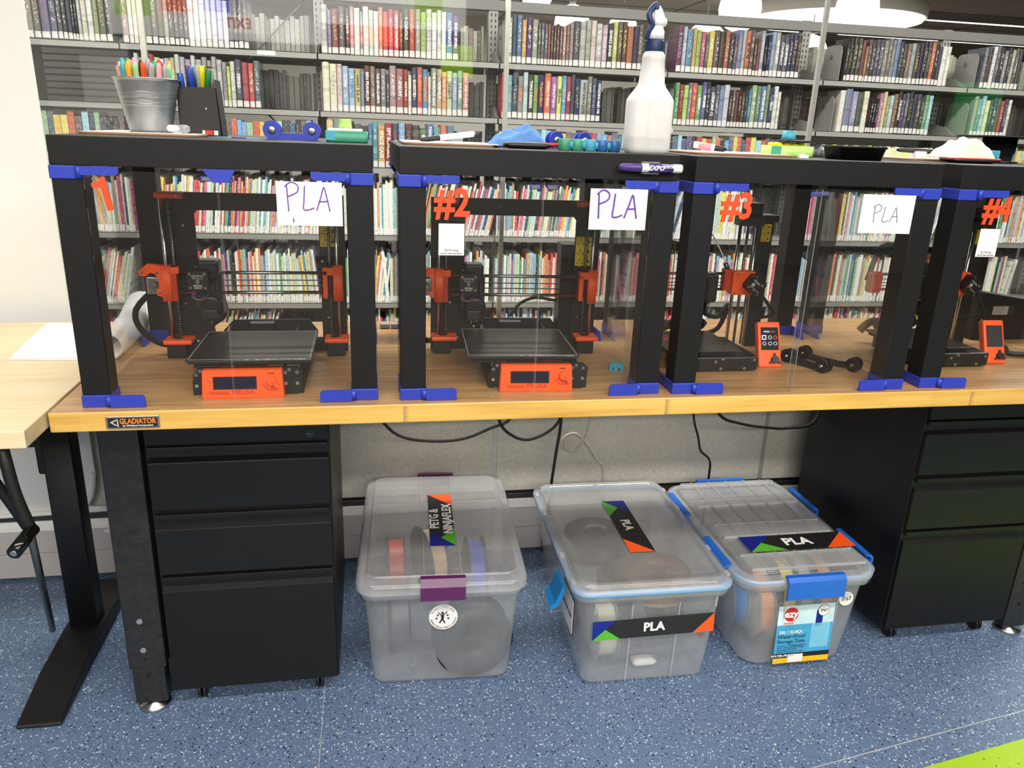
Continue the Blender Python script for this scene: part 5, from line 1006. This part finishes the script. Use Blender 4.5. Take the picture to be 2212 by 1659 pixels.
    b = MB(); b.box(-0.021, 0.024, -0.0026, 0.0, 0.044, 0.100, 'screen_lit' if lit else 'screen_grey', mt); sn = b.build('screen', sc)
    if lit:
        text('PRUSA', 0.0052, 'icon_lit', mt @ T(-0.006, -0.003, 0.089) @ FACE, sn, ext=0.0001, bold=0.02); text('MINI', 0.0052, 'orange_print', mt @ T(0.010, -0.003, 0.089) @ FACE, sn, ext=0.0001)
        b = MB(); b.box(-0.0185, -0.0075, -0.0029, -0.0026, 0.0695, 0.0805, 'icon_lit', mt); b.box(-0.0165, -0.0095, -0.0031, -0.0028, 0.0715, 0.0785, 'screen_lit', mt)
        for i, (u, v) in enumerate(((0.002, 0.075), (0.0155, 0.075), (-0.013, 0.060), (0.002, 0.060), (0.0155, 0.060))):
            b.lathe([(0.0046, 0), (0.0046, 0.0004), (0.0036, 0.0004), (0.0036, 0), (0.0046, 0)], (0, 0, 0), 'icon_red' if i == 1 else 'icon_lit', 16, mt @ T(u, -0.0028, v) @ RX(pi/2))
        b.build('menu_icons', sn)
    b = MB(); b.cyl(mt @ Vector((0.012, -0.010, 0.020)), mt @ Vector((0.012, 0.0, 0.020)), 0.009, 'black_plastic', n=20)
    for a in (pi/2, pi*7/6, -pi/6+0.0): b.box(0.004, 0.016, -0.008, -0.003, -0.0025, 0.0025, 'black_plastic', mt @ T(0.012, 0, 0.020) @ RY(-a), bev=0.001)
    b.build('knob', sc)
    return t
printer_b(0.0, 'small single-column printer in the third case with its menu screen lit', True)
printer_b(0.631, 'small single-column printer in the fourth case with its screen dark', False)

def roller_bracket(label, loc, rz, L=0.10, up=0.035):
    t = thing('roller_bracket', label, 'bracket', loc, rz, group='black spool roller brackets lying in the cases')
    b = MB(); b.tube([(-L/2, 0, 0.016), (-L/4, 0, 0.010), (0, 0, 0.010), (L/4, 0, 0.010), (L/2, 0, 0.016)], 0.008, 'black_plastic', n=8); b.build('bar', t)
    for s in (-1, 1):
        for u in (-0.008, 0.008):
            b = MB(); b.cyl((s*L/2, u-0.003, 0.0175), (s*L/2, u+0.003, 0.0175), 0.0172, 'black_gloss', n=24); b.build('roller', t)
        b = MB(); b.cyl((s*L/2, -0.017, 0.0175), (s*L/2, 0.017, 0.0175), 0.0035, 'steel', n=10); b.build('axle', t)
roller_bracket('black double roller bracket lying left inside the third case', (1.595, 0.17, H), -1.15, 0.10)
roller_bracket('black double roller bracket lying right inside the third case', (1.665, 0.185, H), -1.0, 0.13)
roller_bracket('black roller bracket beside the dark screen in the fourth case', (2.25, 0.22, H), -0.4, 0.10)
t = thing('filament_dispenser', 'dark panel box with small silver window in the fourth case', 'box', (2.25, 0.40, H)); b = MB(); b.prism([(0, 0.0), (0.0, 0.10), (0.01, 0.14), (0.22, 0.11), (0.22, 0)], 'y', 0, 0.06, 'black_cabinet'); bx_ = b.build('case', t)
b = MB(); b.box(0.05, 0.10, -0.002, 0, 0.075, 0.10, 'grey_metal'); b.build('window', t)
for x, z in ((-0.0+0.012, 0.1), (0.02, 0.06), (0.035, 0.045)): bolt(bx_, x, 0, z)
t = thing('clip_block', 'small teal printed block with two notches in the second case', 'block', (1.108, 0.175, H), -0.1)
b = MB(); b.prism([(-0.016, 0), (-0.016, 0.013), (-0.012, 0.018), (0.014, 0.018), (0.017, 0.013), (0.017, 0), (0.009, 0), (0.009, 0.007), (0.004, 0.007), (0.004, 0), (-0.006, 0), (-0.006, 0.008), (-0.0085, 0.008), (-0.0085, 0)], 'y', -0.008, 0.008, 'teal_print'); b.build('block', t)
b = MB(); b.box(-0.014, 0.014, -0.012, 0.012, 0, 0.014, 'grey_metal', bev=0.003); b.build('cable_clip', loc=(0.578, 0.60, H), label='grey plastic clip on the bench between the first two cases', cat='clip')

# ================================================================== things on the case tops
Z = H+0.4955
def clipboard(x0, x1, y0, y1, label, rz=0.0):
    t = thing('dry_erase_board', label, 'board', ((x0+x1)/2, (y0+y1)/2, Z), rz, group='brown-edged dry erase boards on the case tops'); w, d = (x1-x0)/2, (y1-y0)/2
    b = MB(); b.loft([(0, 0, w, d, 0.02, 0), (0, 0, w, d, 0.02, 0.0048)], 'brown_edge'); b.build('board', t); b = MB(); b.loft([(0, 0, w-0.001, d-0.001, 0.02, 0.0048), (0, 0, w-0.001, d-0.001, 0.02, 0.0052)], 'white_card'); b.build('writing_surface', t)
clipboard(0.006, 0.215, 0.13, 0.40, 'brown-edged white board lying under the pen bucket')
clipboard(0.612, 0.812, 0.14, 0.40, 'brown-edged white board on the second case under a black-capped marker')
clipboard(1.236, 1.46, 0.12, 0.33, 'brown-edged white board on the third case under a pink marker')
clipboard(1.755-0.03, 1.80-0.08+0.0, 0.30, 0.45, 'thin sliver of a brown-edged board at the right of the third case') if False else None
clipboard(1.84, 1.99, 0.26, 0.42, 'brown-edged white board behind the white cloth on the fourth case')
def marker(x, y, z, L, r, rz, ry, cap, body, label, band=None, grp='felt markers lying on the case tops', capfirst=True):
    t = thing('marker_pen', label, 'marker', (x, y, z), rz, group=grp); t.rotation_euler = (0, ry, rz); m = RY(pi/2)
    c = L*0.33
    b = MB(); b.lathe([(r*0.9, 0), (r, 0.001), (r, L-c-0.004), (r*0.95, L-c)], (0, 0, 0), body, 20, T(-L/2+c, 0, 0) @ m); b.build('barrel', t)
    b = MB(); b.lathe([(r*0.5, -0.004), (r*0.55, 0), (r*0.8, 0.0015), (r*0.97, c*0.95), (r, c)], (0, 0, 0), cap, 20, T(-L/2, 0, 0) @ m); b.build('cap', t)
    if band: b = MB(); b.lathe([(r*1.02, 0), (r*1.02, (L-c)*0.6)], (0, 0, 0), band, 20, T(-L/2+c+(L-c)*0.17, 0, 0) @ m); b.build('label_band', t)
    return t
plain('pink_band', rgb(236, 150, 160), 0.5); plain('blue_chain', rgb(40, 96, 160), 0.35); plain('navy_cap', rgb(28, 50, 92), 0.45)
marker(0.715, 0.27, Z+0.0165, 0.12, 0.0062, 0.25, -0.13, 'black_plastic', 'white_plastic', 'black-capped white marker resting on the second case')
b = MB(); b.box(-0.012, 0.012, -0.008, 0.008, 0, 0.010, 'clear_tube', bev=0.002); b.build('marker_rest', loc=(0.735, 0.272, Z+0.0053), label='small clear rest under the black-capped marker', cat='rest')
marker(1.293, 0.20, Z+0.0155, 0.07, 0.0072, pi-0.35, -0.12, 'black_gloss', 'white_plastic', 'short black and white marker with pink band on the third case', 'pink_band')
marker(1.905, 0.30, Z+0.022, 0.13, 0.0062, -0.1, 0.02, 'black_plastic', 'black_gloss', 'long black marker behind the white cloth')
b = MB(); b.box(-0.015, 0.015, -0.01, 0.01, 0, 0.016, 'white_plastic', bev=0.001); b.build('marker_rest', loc=(1.893, 0.30, Z+0.0053), label='white block under the long black marker', cat='rest')
# marker in clip on the second case's front edge
t = marker(1.083, -0.0165, 1.3205, 0.124, 0.0083, 0, 0.0, 'purple', 'white_plastic', 'fat purple marker clipped to the front edge of the second case', 'purple')
for s, sz, u, dz, mm in (('EXPO', 0.0125, 0.0075, 0.0, 'letter_white'), ('low odor', 0.0042, 0.032, 0.003, 'purple')):
    if mm == 'purple':
        b = MB(); b.box(0.021, 0.043, -0.0089, -0.0082, 0.0008, 0.0052, 'letter_white'); b.build('label_patch', t)
    text(s, sz, mm, T(u, -0.0092, dz) @ FACE, t, ext=0.0001, bold=0.03, shear=0.25 if s == 'EXPO' else 0)
b = MB(); b.box(-0.016, 0.016, -0.014, 0.0, -0.0115, -0.0095, 'clear_tube'); b.box(-0.016, 0.016, -0.014, 0.0, 0.0095, 0.0115, 'clear_tube'); b.box(-0.017, 0.017, -0.002, 0, -0.0115, 0.0115, 'clear_tube'); b.build('marker_clip', loc=(1.083, -0.0045, 1.3205), label='clear clip holding the purple marker on the case edge', cat='clip')
# clear tape spool on the first board
t = thing('glue_dispenser', 'small clear and white dispenser lying on the board beside the bucket', 'dispenser', (0.172, 0.20, Z+0.0055), 0.0)
b = MB(); b.lathe([(0.001, 0), (0.006, 0.003), (0.007, 0.009), (0.006, 0.022), (0.003, 0.024)], (0, 0, 0), 'white_plastic', 16, T(-0.021, 0, 0.009) @ RY(pi/2)); b.build('cap', t)
b = MB(); b.lathe([(0.006, 0), (0.0075, 0.002), (0.0075, 0.014), (0.005, 0.02), (0.001, 0.021)], (0, 0, 0), 'clear_tube', 16, T(0.002, 0, 0.009) @ RY(pi/2)); b.box(-0.006, 0.008, -0.006, 0.006, 0, 0.004, 'clear_tube'); b.build('barrel', t)
b = MB(); b.prism([(0, 0), (0.09, 0.0), (0.10, 0.05), (0.01, 0.05)], 'z', 0, 0.0008, 'teal_print'); b.build('paper_sheet', loc=(0.225, 0.22, Z), label='pale teal paper slip on top of the first case', cat='paper')
b = MB(); b.lathe([(0.014, 0), (0.014, 0.002), (0.0001, 0.002)], (0, 0, 0), 'blue_print', 24); b.build('disc', loc=(0.287, 0.2, Z), label='thin blue printed disc lying on the first case', cat='disc')
# ---- bucket of pens
t = thing('pen_bucket', 'small galvanised metal bucket full of coloured felt pens', 'bucket', (0.106, 0.27, Z+0.0055))
prof = [(0.040, 0), (0.0405, 0.002)]
for i in range(1, 60):
    z = i/60*0.098; r = 0.0405+0.0195*z/0.098
    for c in (0.052, 0.058, 0.068, 0.074): r += 0.0009*math.exp(-((z-c)/0.0011)**2)
    prof.append((r, z))
prof += [(0.061, 0.099), (0.0635, 0.1005), (0.0635, 0.102), (0.061, 0.1025), (0.0595, 0.1), (0.0395, 0.003), (0.0001, 0.003)]
b = MB(); b.lathe(prof, (0, 0, 0), 'tin', 48); b.build('bucket_wall', t)
pens = [('e94', 'orange'), ('eaa', 'pink'), ('4aa', 'teal'), ('ea3', 'amber'), ('9d9', 'mint'), ('e52', 'red-orange'), ('aaa', 'grey'), ('eaa', 'pink'), ('aaa', 'grey'), ('9d9', 'mint'), ('66c', 'violet'), ('3a8', 'green'), ('ea3', 'amber'), ('e9c', 'rose'), ('222', 'black'), ('aaa', 'grey'), ('3a8', 'green'), ('c35', 'crimson'), ('333', 'black'), ('e94', 'orange'), ('7bd', 'sky blue'), ('9d9', 'mint'), ('333', 'black'), ('eaa', 'pink'), ('e52', 'red-orange'), ('4aa', 'teal')]
for c, _ in pens:
    if 'pen_'+c not in M: plain('pen_'+c, hx(c), 0.35, var=0.03)
def felt_pen(x, y, z, L, r, tilt, ang, col, label, group, body='white_plastic', blunt=False):
    t = thing('felt_pen', label, 'pen', (x, y, z), group=group); t.rotation_euler = (0, tilt, ang)
    b = MB(); b.lathe([(r*0.8, 0), (r*0.85, 0.002), (r*0.85, L*0.62)], (0, 0, 0), body, 14); b.build('barrel', t)
    b = MB()
    if blunt: b.lathe([(r, L*0.6), (r, L*0.985), (r*0.9, L), (0.0001, L)], (0, 0, 0), col, 14)
    else: b.lathe([(r*0.95, L*0.6), (r, L*0.66), (r*0.97, L*0.86), (r*0.8, L*0.95), (r*0.45, L*0.99), (0.0001, L)], (0, 0, 0), col, 14)
    c_ = b.build('cap', t)
    if not blunt: b = MB(); b.box(r*0.9, r*1.35, -r*0.22, r*0.22, L*0.68, L*0.94, col, bev=0.0006); b.build('clip', c_)
place = ['at the front left rim', 'near the front', 'at the middle front', 'at the front right rim', 'behind the front row', 'at the back of the bucket']
cnt = {}
for i, (c, nm) in enumerate(pens):
    if i < 10: a = pi*1.04+pi*0.92*i/9.0; R = 0.047
    elif i < 19: a = pi*0.95+pi*1.1*(i-10)/8.0; R = 0.030
    else: a = pi*0.05+pi*0.9*(i-19)/6.0; R = 0.044
    wh = ('in the front row' if i < 10 else 'in the middle row' if i < 19 else 'at the back')
    lab = '%s-capped felt pen %s of the metal bucket, %s from left' % (nm, wh, ordn((i if i < 10 else i-10 if i < 19 else 25-i)+1))
    R0 = R*0.6
    felt_pen(0.106+cos(a)*R0, 0.27+sin(a)*R0, Z+0.0095, 0.128+(0.006 if i > 9 else 0)+0.003*sin(i*3.1), 0.0058, (R-R0)/0.125, a, 'pen_'+c, lab, 'felt pens standing in the metal bucket')
# ---- black holder with markers
t = thing('pen_holder', 'black tapered box holder full of marker pens beside the bucket', 'pen holder', (0.200, 0.31, Z))
b = MB(); k = b.mi('black_plastic')
for ys in (-0.028, 0.028): b.prism([(-0.040, 0), (0.042, 0), (0.036, 0.096), (-0.040, 0.096)], 'y', ys-0.001, ys+0.001, 'black_plastic')
b.box(-0.041, -0.039, -0.029, 0.029, 0, 0.097, 'black_plastic'); b.prism([(0.040, 0), (0.044, 0), (0.036, 0.112), (0.034, 0.112)], 'y', -0.029, 0.029, 'black_paint'); b.box(-0.04, 0.042, -0.028, 0.028, 0, 0.002, 'black_plastic'); b.build('holder_box', t)
b = MB(); b.box(0.008, 0.024, -0.0296, -0.029, 0.003, 0.012, 'red_plastic'); b.box(0.003, 0.008, -0.0296, -0.029, 0.003, 0.012, 'white_card'); b.box(0.026, 0.034, -0.0296, -0.029, 0.003, 0.012, 'white_card'); b.build('label', t); b = MB(); b.cyl((0.014, -0.0292, 0.055), (0.0145, -0.0296, 0.055), 0.0022, 'white_card', n=10); b.build('sticker_scrap', t)
mk = [('25b', 'blue', -0.028, -0.012, 0.22), ('644', 'brown', -0.018, 0.004, 0.12), ('24a', 'dark blue', -0.006, -0.012, 0.18), ('aaa', 'silver', 0.004, 0.008, 0.12), ('274', 'green', 0.008, -0.014, -0.24), ('e62', 'orange', 0.018, -0.012, -0.10), ('999', 'grey', 0.028, -0.008, -0.03), ('dd2', 'yellow', 0.010, 0.006, 0.05), ('3ad', 'sky blue', -0.008, 0.016, 0.2), ('274', 'dark green', 0.016, 0.016, 0.0), ('222', 'black', 0.026, 0.014, 0.02), ('339', 'indigo', 0.002, 0.018, 0.1)]
for i, (c, nm, u, v, tl) in enumerate(mk):
    if 'pen_'+c not in M: plain('pen_'+c, hx(c), 0.35, var=0.03)
    felt_pen(0.200+u*0.8+0.0, 0.31+v, Z+0.003, 0.130+(0.006 if v > 0 else 0)-(0.01 if i == 0 else 0), 0.0062, -tl*0.5, 0, 'pen_'+c, '%s-capped marker standing in the black holder%s' % (nm, ' towards the back' if v > 0 else ''), 'markers standing in the black holder', blunt=True)
# ---- blue twin-roller holders
def roller_holder(label, x, y, rz, gap=0.078, base=True):
    t = thing('spool_roller', label, 'spool holder', (x, y, Z), rz, group='blue printed spool rollers on the case tops'); g = gap/2
    b = MB(); b.prism([(-g-0.010, 0.0), (-g-0.006, 0.009), (-g*0.6, 0.013), (g*0.6, 0.013), (g+0.006, 0.009), (g+0.010, 0.0)], 'y', -0.011, 0.011, 'blue_print') if base else b.box(-g*0.6, g*0.6, -0.012, 0.012, 0, 0.006, 'blue_print'); b.build('base', t)
    for s in (-1, 1):
        for v in (-0.012, 0.003):
            b = MB(); b.cyl((s*g, v, 0.0185), (s*g, v+0.006, 0.0185), 0.0178, 'blue_print', n=32); d = b.build('disc', t)
            if v < 0: b = MB(); b.lathe([(0.0075, 0), (0.0078, 0.0012), (0.006, 0.0028), (0.0001, 0.003)], (0, 0, 0), 'screw', 20, T(s*g, v, 0.0185) @ RX(pi/2)); b.box(s*g-0.0038, s*g+0.0038, v-0.0034, v-0.0028, 0.018, 0.019, 'label_black'); b.box(s*g-0.0005, s*g+0.0005, v-0.0034, v-0.0028, 0.0147, 0.0223, 'label_black'); b.build('screw', d)
roller_holder('blue twin spool roller with silver screws on the first case', 0.392, 0.20, -0.03)
roller_holder('blue spool roller pair behind the cloth and chain on the second case', 0.985, 0.27, 0.35, 0.075, False)
# ---- trays with cards
def tray(x, y, w, d, h, m, m2, label, rz=0):
    t = thing('card_tray', label, 'tray', (x, y, Z), rz, group='printed card trays on the case tops')
    b = MB(); b.loft([(0, 0, w-0.002, d-0.002, 0.006, 0), (0, 0, w, d, 0.006, 0.004), (0, 0, w, d, 0.006, h), (0, 0, w-0.003, d-0.003, 0.004, h), (0, 0, w-0.003, d-0.003, 0.004, 0.003)], m); b.build('tray_wall', t)
    b = MB(); b.box(-w-0.0003, -w*0.55, -d-0.0003, -d+0.001, 0.004, h-0.001, m2, bev=0.0004); b.build('tray_corner', t); return t
t = tray(0.5015, 0.16, 0.041, 0.03, 0.022, 'green_print', 'teal_print', 'green-teal printed tray of cards at the right end of the first case')
for k, (c, z0, lb) in enumerate((('yellow_label', 0.012, 'yellow paper cards in the green tray on the first case'), ('white_paper', 0.0215, 'white paper cards stacked above the yellow ones'))):
    b = MB(); b.box(-0.034, 0.034, -0.022, 0.022, 0, 0.0085 if k == 0 else 0.005, c, bev=0.0015); b.build('paper_cards', loc=(0.504-0.006*k, 0.162, Z+z0+(0 if k else 0)), label=lb, cat='cards', group='paper cards in trays')
b = MB(); b.lathe([(0.013, 0), (0.0125, 0.008), (0.012, 0.016), (0.0125, 0.018), (0.0001, 0.018)], (0, 0, 0), 'lime_print', 28); b.build('printed_cup', loc=(0.498, 0.165, Z+0.0267), label='small lime green printed cup upside down on the white cards', cat='cup')
t = tray(1.476, 0.19, 0.052, 0.028, 0.024, 'lime_print', 'green_print', 'lime green printed tray with yellow coil on the third case')
b = MB(); b.tube([(-0.045+0.009*i, 0.004*(-1)**i, 0.026+0.001*(i % 3)) for i in range(11)], 0.0036, 'yellow_label', n=6); b.build('yellow_cord', loc=(1.476, 0.19, Z), label='yellow coiled cord lying in the lime tray', cat='cord')
b = MB(); b.box(-0.03, 0.034, -0.02, 0.02, 0, 0.006, 'black_plastic', bev=0.002); b.build('black_lid', loc=(1.486, 0.19, Z+0.0312), label='flat black lid resting on the lime tray', cat='lid')
b = MB(); b.lathe([(0.017, 0), (0.0145, 0.008), (0.014, 0.019), (0.0001, 0.019)], (0, 0, 0), 'teal_print', 28); b.build('printed_cup', loc=(1.476, 0.19, Z+0.0374), label='small teal printed cup on the black lid of the lime tray', cat='cup')
b = MB(); b.box(-0.006, 0.006, -0.005, 0.005, 0, 0.009, 'white_plastic', bev=0.001); b.box(0.006, 0.016, -0.004, 0.004, 0, 0.007, 'white_plastic', bev=0.001); b.build('white_clip', loc=(1.453, 0.085, Z), label='tiny white plastic piece at the front edge of the third case', cat='clip')
t = thing('link_chain', 'dark grey printed link chain behind the black tray', 'chain', (1.585, 0.24, Z))
for i in range(5):
    b = MB(); b.cyl((-0.03+i*0.014, 0, 0), (-0.03+i*0.014, 0, 0.018), 0.008, 'grey_dark', n=14); b.build('link', t)
t = thing('parts_tray', 'low black plastic tray at the front of the third case', 'tray', (1.595, 0.115, Z))
b = MB(); b.loft([(0, 0, 0.050, 0.032, 0.006, 0), (0, 0, 0.055, 0.036, 0.006, 0.024), (0, 0, 0.0575, 0.0385, 0.007, 0.025), (0, 0, 0.0575, 0.0385, 0.007, 0.029), (0, 0, 0.053, 0.034, 0.006, 0.029), (0, 0, 0.049, 0.031, 0.006, 0.003)], 'black_gloss'); b.build('tray_wall', t)
t = thing('link_chain', 'blue-green printed link chain at the front of the second case', 'chain', (0.988, 0.10, Z))
for i in range(5):
    b = MB(); x = -0.053+i*0.0265; P = [(-0.0115, 0.001), (-0.0115, 0.021), (0.0095, 0.021), (0.0095, 0.001)]
    b.lathe([(0.0112, 0), (0.0122, 0.001), (0.0122, 0.022), (0.0112, 0.023), (0.009, 0.023), (0.009, 0)], (x, 0, 0), ('green_print', 'green_print', 'teal_print', 'blue_chain', 'blue_chain')[i] if 'blue_chain' in M else 'teal_print', 20); b.build('link', t)
    if i < 4: b = MB(); b.cyl((x+0.0133, -0.006, 0.004), (x+0.0133, -0.006, 0.018), 0.004, 'teal_print', n=12); b.build('link_pin', t)
# ---- cloths
def cloth(name, label, loc, sx, sy, sz, m, seed, cat='cloth'):
    r = random.Random(seed); b = MB(); k = b.mi(m); N = 26; g = []
    fx = [(r.uniform(2, 6), r.uniform(2, 6), r.uniform(0, 6), r.uniform(0.08, 0.2)) for _ in range(7)]
    for i in range(N+1):
        row = []
        for j in range(N+1):
            u, v = i/N*2-1, j/N*2-1; rad = max(abs(u), abs(v)); e = max(0, 1-rad**3); wv = sum(a*sin(p*u+q*v+f) for p, q, f, a in fx)
            hgt = sz*e*(0.62+0.55*wv+0.22*sin(2.2*u+1)+0.20*abs(sin(3.1*u+1.7*v+seed))-0.16*abs(sin(5.3*v-2.7*u)))
            row.append(b.bm.verts.new((sx*u*(1+0.06*sin(5*v+seed))*(1-0.12*v*v), sy*v*(1+0.08*sin(4*u+seed)), max(0.001+0.003*(1-rad), hgt))))
        g.append(row)
    for i in range(N):
        for j in range(N): f = b.bm.faces.new([g[i][j], g[i+1][j], g[i+1][j+1], g[i][j+1]]); f.material_index = k; f.smooth = True
    o = b.build(name, fix=False, loc=loc, label=label, cat=cat); mo = o.modifiers.new('thickness', 'SOLIDIFY'); mo.thickness = 0.0015; mo.offset = 1; s = o.modifiers.new('smooth', 'SUBSURF'); s.levels = 1; s.render_levels = 1
cloth('microfibre_cloth', 'crumpled blue microfibre cloth on the second case', (0.862, 0.25, Z), 0.066, 0.045, 0.044, 'blue_cloth', 3)
cloth('white_cloth', 'crumpled cream white cloth heaped on a black and red scraper', (1.925, 0.19, Z+0.010), 0.064, 0.045, 0.052, 'white_cloth', 9)
def scraper(label, loc, rz, L=0.13):
    t = thing('scraper', label, 'scraper', loc, rz, group='black and red scrapers on the case tops')
    b = MB(); b.loft([(0, 0, L*0.30, 0.014, 0.01, 0.0), (0, 0, L*0.40, 0.020, 0.015, 0.004), (0, 0, L*0.40, 0.020, 0.015, 0.010), (0, 0, L*0.3, 0.014, 0.01, 0.013)], 'black_plastic'); b.build('grip', t)
    b = MB(); b.loft([(L*0.36, 0, L*0.17, 0.013, 0.01, 0.006), (L*0.36, 0, L*0.17, 0.013, 0.01, 0.013)], 'red_plastic'); b.build('handle_end', t)
    b = MB(); b.prism([(-L*0.36, -0.005), (-L*0.56, -0.012), (-L*0.56, 0.012), (-L*0.36, 0.005)], 'z', 0.004, 0.0048, 'steel'); b.build('blade', t)
scraper('black and red scraper lying in front of the blue cloth', (0.865, 0.135, Z), 0.0, 0.125)
t = thing('scraper', 'black and red scraper under the white cloth', 'scraper', (1.925, 0.16, Z), 0.0, 'black and red scrapers on the case tops')
b = MB(); b.loft([(0, 0, 0.045, 0.02, 0.015, 0.0), (0, 0, 0.066, 0.03, 0.02, 0.004), (0, 0, 0.070, 0.03, 0.02, 0.009)], 'black_plastic'); b.build('grip', t); b = MB(); b.loft([(0, 0, 0.070, 0.03, 0.02, 0.0092), (0, 0, 0.066, 0.028, 0.02, 0.012)], 'red_plastic'); b.build('handle_end', t)
b = MB(); b.box(-0.012, 0.012, -0.008, 0.008, 0, 0.030, 'teal_print', bev=0.002); b.cyl((0, -0.0085, 0.012), (0, -0.008, 0.012), 0.003, 'label_black', n=12); b.build('clip_block', loc=(2.062, 0.25, Z), label='teal printed block standing right of the white cloth', cat='block')
t = thing('spool_stand', 'black round spool stand with wide top flange on the fourth case', 'stand', (2.15, 0.34, Z))
b = MB(); b.lathe([(0.05, 0), (0.05, 0.004), (0.040, 0.006), (0.040, 0.062)], (0, 0, 0), 'black_plastic', 36); b.build('hub', t)
b = MB(); b.lathe([(0.03, 0.062), (0.100, 0.062), (0.100, 0.066), (0.03, 0.066)], (0, 0, 0), 'black_paint', 40); b.build('flange', t)
t = thing('wire_brush', 'red-handled brush with golden bristles at the right edge', 'brush', (2.07, 0.14, Z)); b = MB(); b.box(0, 0.11, -0.008, 0.008, 0, 0.011, 'red_plastic', bev=0.003); b.build('handle', t)
b = MB(); rr2 = random.Random(5)
for i in range(40): b.cyl((0.0, rr2.uniform(-0.006, 0.006), rr2.uniform(0.002, 0.009)), (-rr2.uniform(0.012, 0.024), rr2.uniform(-0.010, 0.010), rr2.uniform(0.0, 0.015)), 0.0005, 'yellow_dim', n=4)
b.build('bristles', t)
# ---- spray bottle
t = thing('spray_bottle', 'translucent white spray bottle with navy and white trigger head', 'bottle', (1.098, 0.067, Z))
b = MB(); b.loft([(0, 0, 0.038, 0.024, 0.012, 0), (0, 0, 0.044, 0.029, 0.015, 0.006), (0, 0, 0.0445, 0.0295, 0.016, 0.012), (0, 0, 0.0445, 0.0295, 0.016, 0.094), (0, 0, 0.0440, 0.029, 0.016, 0.102), (0, 0, 0.038, 0.028, 0.018, 0.112), (0, 0, 0.028, 0.025, 0.018, 0.125), (0, 0, 0.0250, 0.0235, 0.02, 0.132), (0, 0, 0.0218, 0.0215, 0.02, 0.176), (0, 0, 0.0222, 0.0220, 0.02, 0.178), (0, 0, 0.0205, 0.0205, 0.019, 0.186), (0, 0, 0.017, 0.017, 0.016, 0.191), (0, 0, 0.013, 0.013, 0.0129, 0.192)], 'milky', k=8); bt = b.build('bottle_body', t)
b = MB(); b.loft([(0, 0, 0.041, 0.0265, 0.013, 0.004), (0, 0, 0.0415, 0.027, 0.013, 0.0325)], 'clear_tube', k=6); b.build('liquid', bt)
b = MB(); b.lathe([(0.0175, 0), (0.0185, 0.002), (0.0175, 0.020), (0.0155, 0.022), (0.0001, 0.022)], (0, 0, 0.191), 'navy_cap', 36)
for k in range(24): b.box(0.0172, 0.019, -0.0007, 0.0007, 0.194, 0.209, 'navy_cap', RZ(k*pi/12))
b.build('collar', t)
b = MB(); b.loft([(0, 0, 0.0155, 0.014, 0.008, 0.2130), (0, 0, 0.0150, 0.014, 0.008, 0.2274), (0.001, 0, 0.012, 0.012, 0.006, 0.2306), (0.003, 0, 0.0095, 0.009, 0.005, 0.2370), (0.004, 0, 0.011, 0.010, 0.005, 0.2418), (0.003, 0, 0.0125, 0.011, 0.005, 0.2490), (0.002, 0, 0.010, 0.010, 0.005, 0.2570), (0.000, 0, 0.008, 0.008, 0.004, 0.2666), (-0.002, 0, 0.005, 0.006, 0.003, 0.2730)], 'white_plastic'); b.cyl((-0.008, -0.006, 0.2442), (0.016, -0.006, 0.2442), 0.0075, 'white_plastic', n=16); b.cyl((0.012, -0.010, 0.2426), (0.012, 0.010, 0.2426), 0.006, 'white_plastic', n=14); b.build('spray_head', t)
b = MB(); b.tube([(-0.002, 0, 0.2746), (-0.012, -0.004, 0.2682), (-0.019, -0.008, 0.2570), (-0.017, -0.010, 0.2466), (-0.012, -0.010, 0.2378), (-0.017, -0.008, 0.2250), (-0.019, -0.004, 0.2122)], lambda q: 0.0066-0.002*q, 'navy_cap', n=10); b.box(-0.008, 0.001, -0.009, 0.009, 0.2634, 0.2762, 'navy_cap', bev=0.003); b.build('trigger', t)
b = MB(); b.cyl((0.0, 0, 0.03), (0.0, 0, 0.2), 0.002, 'clear_tube', n=8); b.build('dip_tube', t)
b = MB(); b.prism([(0.0445, 0.028), (0.058, 0.046), (0.0445, 0.066)], 'y', 0.008, 0.018, 'milky'); b.build('side_pocket', t)
